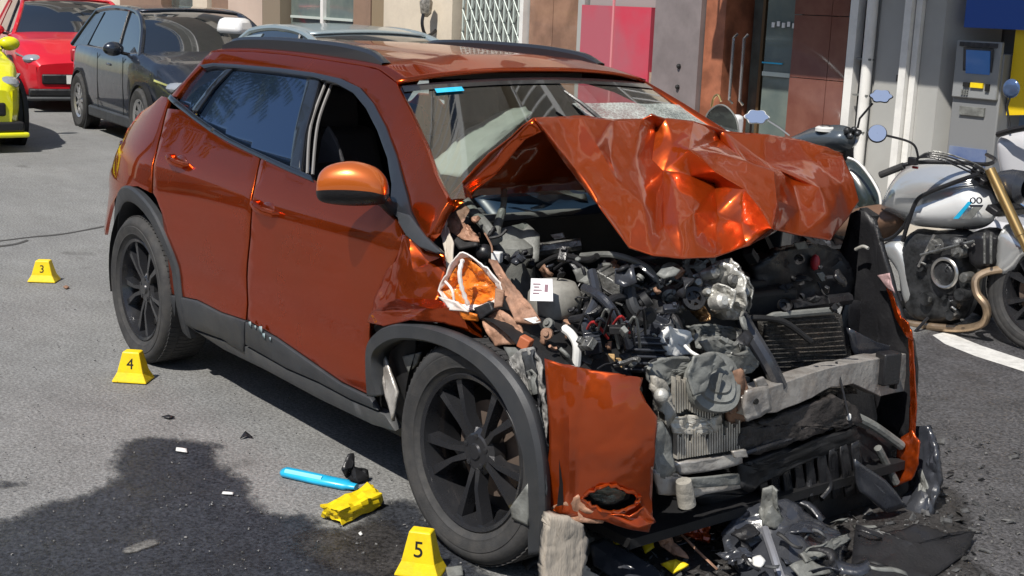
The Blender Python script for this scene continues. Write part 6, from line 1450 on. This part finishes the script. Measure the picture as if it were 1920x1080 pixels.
# ================================================================ numbered markers
GM = 'numbered yellow evidence markers'
def marker(u, v, num, yaw, h, wb, label, side=None, sc=1.0):
    base = V(u, v, z=0.004)
    T = thing('evidence_marker', (base.x, base.y, .004), label, 'evidence marker', GM, math.radians(yaw))
    global LOCAL
    LOCAL = True; wt = wb*.46; d = wb*.36; dt = wb*.16
    def quad(w, dd, z): return [Vector((-dd, -w/2, z)), Vector((dd, -w/2, z)), Vector((dd, w/2, z)), Vector((-dd, w/2, z))]
    lv = [quad(wb, d*1.0, 0), quad(wb*.97, d*.97, h*.05), quad(wb*.74, d*.72, h*.32), quad(wt*1.05, dt*1.05, h*.97), quad(wt*.94, dt*.85, h)]
    vs = [p for l in lv for p in l]; fs = []
    for i in range(4):
        for k in range(4): fs.append((i*4+k, i*4+(k+1) % 4, i*4+4+(k+1) % 4, i*4+4+k))
    fs.append((16, 17, 18, 19)); fs.append((3, 2, 1, 0))
    mk('marker_body', vs, fs, m_yellow, T, smooth=False, bevel=.003)
    def face_text(s, cy, cz, size, sy=1):
        tv, tf = text_mesh(s, size, .0006)
        lo = lv[2]; hi_ = lv[3]; x0 = lo[1].x; x1 = hi_[1].x; z0 = h*.32; z1 = h*.97
        out = []
        for p in tv:
            z = cz+p.y; x = x0+(x1-x0)*(z-z0)/(z1-z0)+.0008+p.z; out.append((x, cy+p.x*1.0, z))
        mk('marker_number', out, tf, m_ink, T, smooth=False)
    face_text(num, 0, h*.60, h*.50)
    if side:
        tv, tf = text_mesh(side, h*.3, .0006); out = []
        lo = lv[2]; hi_ = lv[3]
        for p in tv:
            z = h*.6+p.y; t = (z-h*.32)/(h*.65); y = lo[0].y+(hi_[0].y-lo[0].y)*t; out.append((p.x, y-.001-p.z, z))
        mk('marker_number', out, tf, m_ink, T, smooth=False)
    LOCAL = False
    return T
marker(83, 526, '3', -36, .118, .155, 'yellow marker numbered 3, farthest one, alone on the asphalt')
marker(250, 712, '4', -42, .128, .150, 'yellow marker numbered 4 beside the rear tyre', side='4')
marker(789, 1072, '5', -50, .132, .135, 'yellow marker numbered 5 in front of the front wheel')
# fallen marker lying on its side
fb = V(660, 950, z=.03)
FM = thing('evidence_marker', (fb.x, fb.y, .004), 'yellow marker knocked over on its side near the front wheel', 'evidence marker', GM)
def G(u, v, z=.004): return V(u, v, z=z)
fm = MB(); a = [G(604, 968, .01), G(640, 984, .01), G(718, 946, .01), G(706, 922, .01)]; b_ = [G(602, 948, .055), G(636, 958, .06), G(716, 926, .055), G(690, 906, .05)]
fm.add(a+b_, [(3, 2, 1, 0), (4, 5, 6, 7), (0, 1, 5, 4), (1, 2, 6, 5), (2, 3, 7, 6), (3, 0, 4, 7)]); bm_ = bmesh.new(); vv_ = [bm_.verts.new(p) for p in fm.v]
for f_ in fm.f: bm_.faces.new([vv_[i] for i in f_])
bmesh.ops.subdivide_edges(bm_, edges=bm_.edges[:], cuts=7, use_grid_fill=True); bmesh.ops.smooth_vert(bm_, verts=bm_.verts[:], factor=.3, use_axis_x=True, use_axis_y=True, use_axis_z=True); bm_.normal_update()
for v_ in bm_.verts: v_.co += v_.normal*(fbm(v_.co*22)*.016+fbm(v_.co*60)*.004); v_.co.z = max(v_.co.z, .006)
bm_.verts.index_update(); mk('marker_body', [v_.co.copy() for v_ in bm_.verts], [[v_.index for v_ in f_.verts] for f_ in bm_.faces], m_yellow, FM, ang=18)
# ================================================================ things dropped on the asphalt
def dropped(name, pts, mat, label, cat, th=.004, **k):
    c = sum(pts, Vector())/len(pts); n = len(pts)
    o = sheet(name, list(pts)+[c+Vector((0, 0, k.pop('dome', .01)))], [(i, (i+1) % n, n) for i in range(n)], mat, None, thick=th, **k)
    return tag(o, label, cat)
BT = thing('blue_bottle', tuple(G(600, 900)), 'flattened bright blue bottle lying by the sill shadow', 'bottle')
a_, b_ = G(530, 884, .016), G(668, 912, .016)
MB().tube([a_, a_.lerp(b_, .04), a_.lerp(b_, .5), a_.lerp(b_, .86), a_.lerp(b_, .9), b_], [.018, .028, .030, .028, .020, .016], 18).build('bottle_body', m_cyan, BT, ang=50)
for v_ in bpy.data.meshes['bottle_body'].vertices: v_.co.z = (v_.co.z-.012)*.62+.010+.004*noise.noise(v_.co*25)
for v_ in bpy.data.meshes['bottle_body'].vertices: v_.co.x += .006*noise.noise(v_.co*18)
MB().tube([a_.lerp(b_, .1)+Vector((0, -.016, .008)), a_.lerp(b_, .6)+Vector((0, -.016, .008))], .010, 8).build('bottle_label', M('pale_blue', (.25, .65, .85), .3), BT)
dropped('plastic_clip', [G(640, 880, .05), G(652, 852, .09), G(662, 850, .09), G(664, 876, .05), G(690, 880, .04), G(692, 898, .01), G(670, 905, .01), G(648, 896, .01)], m_black, 'black broken plastic clip standing beside the blue bottle', 'car fragment', th=.008, cuts=2, amp=.008, freq=30, seed=3)
dropped('plastic_sliver', [G(303, 781, .008), G(316, 778, .012), G(328, 782, .008), G(316, 785, .006)], m_black, 'thin black sliver on dry asphalt above the wet patch', 'car fragment', cuts=1, amp=.003, dome=.004)
dropped('plastic_sliver', [G(450, 822, .006), G(460, 809, .02), G(474, 820, .006), G(463, 817, .012)], m_black, 'small angled black fragment near the sill shadow', 'car fragment', cuts=1, amp=.003, dome=.004)
dropped('white_scrap', [G(330, 846, .01), G(331, 840, .016), G(350, 842, .016), G(351, 849, .01)], m_white, 'small white scrap inside the dark wet patch', 'scrap', cuts=1, amp=.002, dome=.003)
dropped('white_scrap', [G(416, 926, .01), G(418, 922, .014), G(438, 924, .014), G(436, 928, .01)], m_white, 'tiny white sliver in the middle of the wet patch', 'scrap', cuts=1, amp=.002, dome=.003)
dropped('brown_chip', [G(118, 538, .008), G(124, 535, .012), G(130, 538, .01), G(124, 541, .008)], m_brown, 'tiny brown chip on the asphalt beside marker 3', 'scrap', cuts=1, amp=.002, dome=.003)
dropped('white_scrap', [G(672, 1000, .012), G(677, 996, .014), G(680, 1002, .012), G(675, 1004, .01)], m_white, 'white crumb on wet asphalt left of marker 5', 'scrap', cuts=1, amp=.002, dome=.003)
# foam column under the bumper corner
fo = [V(1024, 962, x=.30), V(1060, 966, x=.32), V(1084, 978, x=.33), V(1092, 1010, x=.33), V(1088, 1045, x=.33), V(1082, 1090, x=.33), V(1050, 1110, x=.33), V(1016, 1095, x=.31), V(1014, 1050, x=.30), V(1020, 1000, x=.30)]
tag(plate('foam_absorber', fo, M('fibrous_tan', (.36, .32, .27), .9, bump=.9, bscale=1, var=.35, vscale=1, dirt=.7, dscale=1, dirtcol=(.16, .13, .10), sx=(34, 34, 7)), th=.05, cuts=3, amp=.008, freq=11, seed=3), 'tan crushable foam under the torn bumper corner')
B = dropped
G2 = 'broken bumper pieces on the ground'
def D(name, px, mat, label, cat='car fragment', z=.02, seed=0, amp=.02, th=.008, cuts=3, dome=.03, freq=14, grp=G2):
    rr = random.Random(seed+1); pts = [G(u, v, z if len(q) == 0 else q[0]) for (u, v, *q) in px]
    o = dropped(name, pts, mat, label, cat, th=th, cuts=cuts, amp=amp, freq=freq, seed=seed, dome=dome); o['group'] = grp; return o
D('dark_plastic_plate', [(1106, 1020, .09), (1130, 1010, .10), (1180, 1035, .08), (1226, 1062, .06), (1262, 1100, .03), (1200, 1110, .02), (1150, 1085, .02), (1112, 1060, .04)], m_blackg, 'smooth dark plastic plate slanting down beside the tan foam', seed=1, amp=.006, dome=.0, th=.006)
D('grille_piece', [(1352, 1000, .10), (1390, 955, .16), (1430, 940, .18), (1470, 945, .16), (1520, 962, .14), (1560, 985, .10), (1600, 1010, .06), (1590, 1040, .03), (1560, 1100, .01), (1480, 1110, .01), (1400, 1090, .01), (1362, 1050, .03)], m_blackg, 'large crumpled black grille piece in the debris heap', seed=2, amp=.022, dome=.05, cuts=3, freq=7)
D('grille_bracket', [(1424, 960, .16), (1430, 916, .24), (1448, 910, .25), (1456, 920, .24), (1458, 955, .18), (1476, 985, .12), (1452, 992, .12), (1430, 985, .13)], m_grey, 'upright grey bracket with a square eye in the debris heap', seed=3, amp=.012, dome=.01)
for k, px in enumerate([[(1470, 1000, .12), (1500, 975, .14), (1545, 990, .12), (1535, 1004, .11), (1500, 998, .13)], [(1500, 1040, .10), (1540, 1020, .11), (1590, 1000, .08), (1596, 1010, .07), (1548, 1042, .08), (1512, 1054, .09)],
                        [(1370, 1000, .12), (1410, 985, .13), (1425, 1000, .12), (1398, 1012, .12)], [(1340, 1035, .08), (1400, 1030, .10), (1420, 1044, .08), (1360, 1050, .07)], [(1480, 1060, .08), (1520, 1050, .08), (1560, 1075, .05), (1500, 1085, .05)]]):
    D('torn_grille_blade', px, (m_blackg, m_grey, m_black)[k % 3], ['slim black blade bent over the top of the grille piece', 'grey torn blade on the right of the grille piece', 'black blade left of the upright bracket', 'flat grey blade low on the left of the heap', 'short black blade at the foot of the heap'][k], seed=10+k, amp=.012, dome=.012)
st_ = MB().tube([G(1434, 992, .13), G(1450, 1040, .10), G(1466, 1090, .05)], .013, 8); tag(st_.build('metal_strip', M('pale_metal_strip', (.35, .36, .40), .3, .6)), 'pale straight metal strip leaning across the grille piece', 'car fragment', G2)
w2 = MB().tube(spline([G(1236, 970, .10), G(1275, 1000, .10), G(1310, 1035, .07), G(1345, 1068, .04)], 5), .004, 6); tag(w2.build('thin_rod', m_primer), 'thin pale rod sloping across the dark debris', 'rod', G2)
D('orange_body_scrap', [(1268, 985, .10), (1285, 966, .12), (1310, 962, .13), (1330, 975, .11), (1326, 1000, .07), (1330, 1018, .05), (1300, 1010, .06), (1280, 1000, .08)], m_hood, 'burnt orange body scrap in the middle of the debris', seed=5, amp=.03, dome=.02)
D('orange_body_scrap', [(1226, 1004, .10), (1246, 990, .12), (1262, 1010, .09), (1290, 1048, .04), (1262, 1040, .05), (1240, 1024, .07)], m_primer, 'brown torn scrap under the bumper corner tip', seed=6, amp=.02, dome=.01)
for k, (px, lb_) in enumerate([([(1146, 1006, .05), (1170, 1004, .06), (1174, 1018, .05), (1150, 1020, .04)], 'yellow scrap nearest the bumper corner'), ([(1198, 1010, .06), (1224, 1008, .07), (1226, 1026, .05), (1210, 1038, .03)], 'folded bright yellow scrap below the orange corner'), ([(1238, 1056, .04), (1268, 1048, .05), (1290, 1062, .04), (1262, 1074, .03)], 'yellow orange scrap near the bottom edge')]):
    D('yellow_scrap', px, m_yellow, lb_, 'scrap', seed=20+k, amp=.010, dome=.012, cuts=2, grp='yellow scraps in the debris')
D('white_chip', [(1170, 998, .06), (1192, 996, .07), (1194, 1008, .06), (1174, 1008, .05)], m_white, 'white chip beside the yellow scraps', seed=31, amp=.006, dome=.006, cuts=2)
D('white_chip', [(1412, 1048, .10), (1426, 1040, .11), (1434, 1054, .10), (1426, 1066, .09), (1414, 1062, .09)], m_white, 'white rounded chip left of the metal strip', seed=32, amp=.006, dome=.012, cuts=2)
D('lamp_shard', [(1080, 1040, .05), (1098, 1000, .08), (1114, 1010, .08), (1106, 1036, .05), (1098, 1056, .03)], m_grey, 'grey curved shard between foam and dark plate', seed=33, amp=.010)
D('grey_stone', [(1052, 1082, .02), (1075, 1070, .05), (1110, 1072, .05), (1130, 1088, .02), (1090, 1100, .01)], m_tan, 'pale grey rubble lump at the bottom edge', 'rubble', seed=34, amp=.02, dome=.04, th=.01)
D('glass_shard', [(836, 1066, .01), (866, 1062, .02), (868, 1080, .01), (840, 1084, .01)], m_grey, 'flat grey shard right of marker 5', seed=35, amp=.004, dome=.004, cuts=2)
D('black_mud_flap', [(1604, 985, .08), (1660, 1000, .07), (1720, 985, .08), (1780, 1000, .06), (1830, 996, .04), (1810, 1040, .01), (1740, 1090, .01), (1640, 1100, .01), (1596, 1060, .03)], m_black, 'dark crumpled underbody sheet lying at the right', seed=36, amp=.010, dome=.01, cuts=3)
D('thin_plastic_edge', [(1600, 988, .02), (1640, 986, .03), (1650, 994, .02), (1608, 996, .02)], m_grey, 'thin grey plastic edge above the dark underbody sheet', seed=37, amp=.004, dome=.002, cuts=1)
rr = random.Random(44)
for k in range(34):
    u = rr.gauss(1480, 100) if k < 27 else rr.uniform(1000, 1330); v = rr.uniform(955, 1080); c = G(u, v, rr.uniform(.03, .13) if k < 30 else .03); a = rr.uniform(0, 6.28); L = rr.uniform(.05, .14); w = rr.uniform(.006, .03)
    d = Vector((math.cos(a), math.sin(a), rr.uniform(-.5, .3))).normalized(); sd = d.cross(Vector((rr.uniform(-.5, .5), rr.uniform(-.5, .5), 1))).normalized(); bend = Vector((0, 0, rr.uniform(-.015, .02)))
    vs = []; fs = []
    for q in range(7):
        t = q/6; p = c+d*L*(t-.5)+bend*(4*t*(1-t))+sd*.01*math.sin(5*t+k)
        vs += [p-sd*w*(1-.5*t), p+Vector((0, 0, .004)), p+sd*w*(1-.3*t)]
        if q: fs += [(3*q-3, 3*q-2, 3*q+1, 3*q), (3*q-2, 3*q-1, 3*q+2, 3*q+1)]
    for i_ in range(len(vs)): vs[i_].z = max(vs[i_].z, .008)
    tag(mk('plastic_strip', vs, fs, (m_blackg, m_black, m_soot, m_blackg, m_clad, m_black, m_grey)[k % 7], None, thick=.0025), 'thin bent strip of broken dark plastic in the debris in front of the wreck', 'car fragment', 'thin plastic strips in the debris')
# small countable looking crumbs are beyond counting: one mesh of black chips
ch = MB(); rr = random.Random(9)
for i in range(520):
    t = rr.random()
    if t < .6: u, v = rr.gauss(1420, 190), rr.uniform(960, 1110)
    elif t < .85: u, v = rr.gauss(1780, 60), rr.uniform(820, 1080)
    else: u, v = rr.uniform(1000, 1250), rr.uniform(1000, 1100)
    p = G(u, v, .008); s = rr.uniform(.004, .018); R = rotm('Z', rr.uniform(0, 360)) @ rotm('X', rr.uniform(-50, 50)) @ rotm('Y', rr.uniform(-50, 50))
    ch.box(p+Vector((0, 0, s*.3)), (s*rr.uniform(1, 3), s*rr.uniform(.6, 1.6), s*.25), R, .6)
tag(ch.build('plastic_crumbs', M('mixed_dark_crumbs', (.012, .012, .012), .5, var2=(.10, .10, .10), vscale=20), smooth=False), 'dark plastic crumbs strewn in front of the wreck', 'crumbs', kind='stuff')
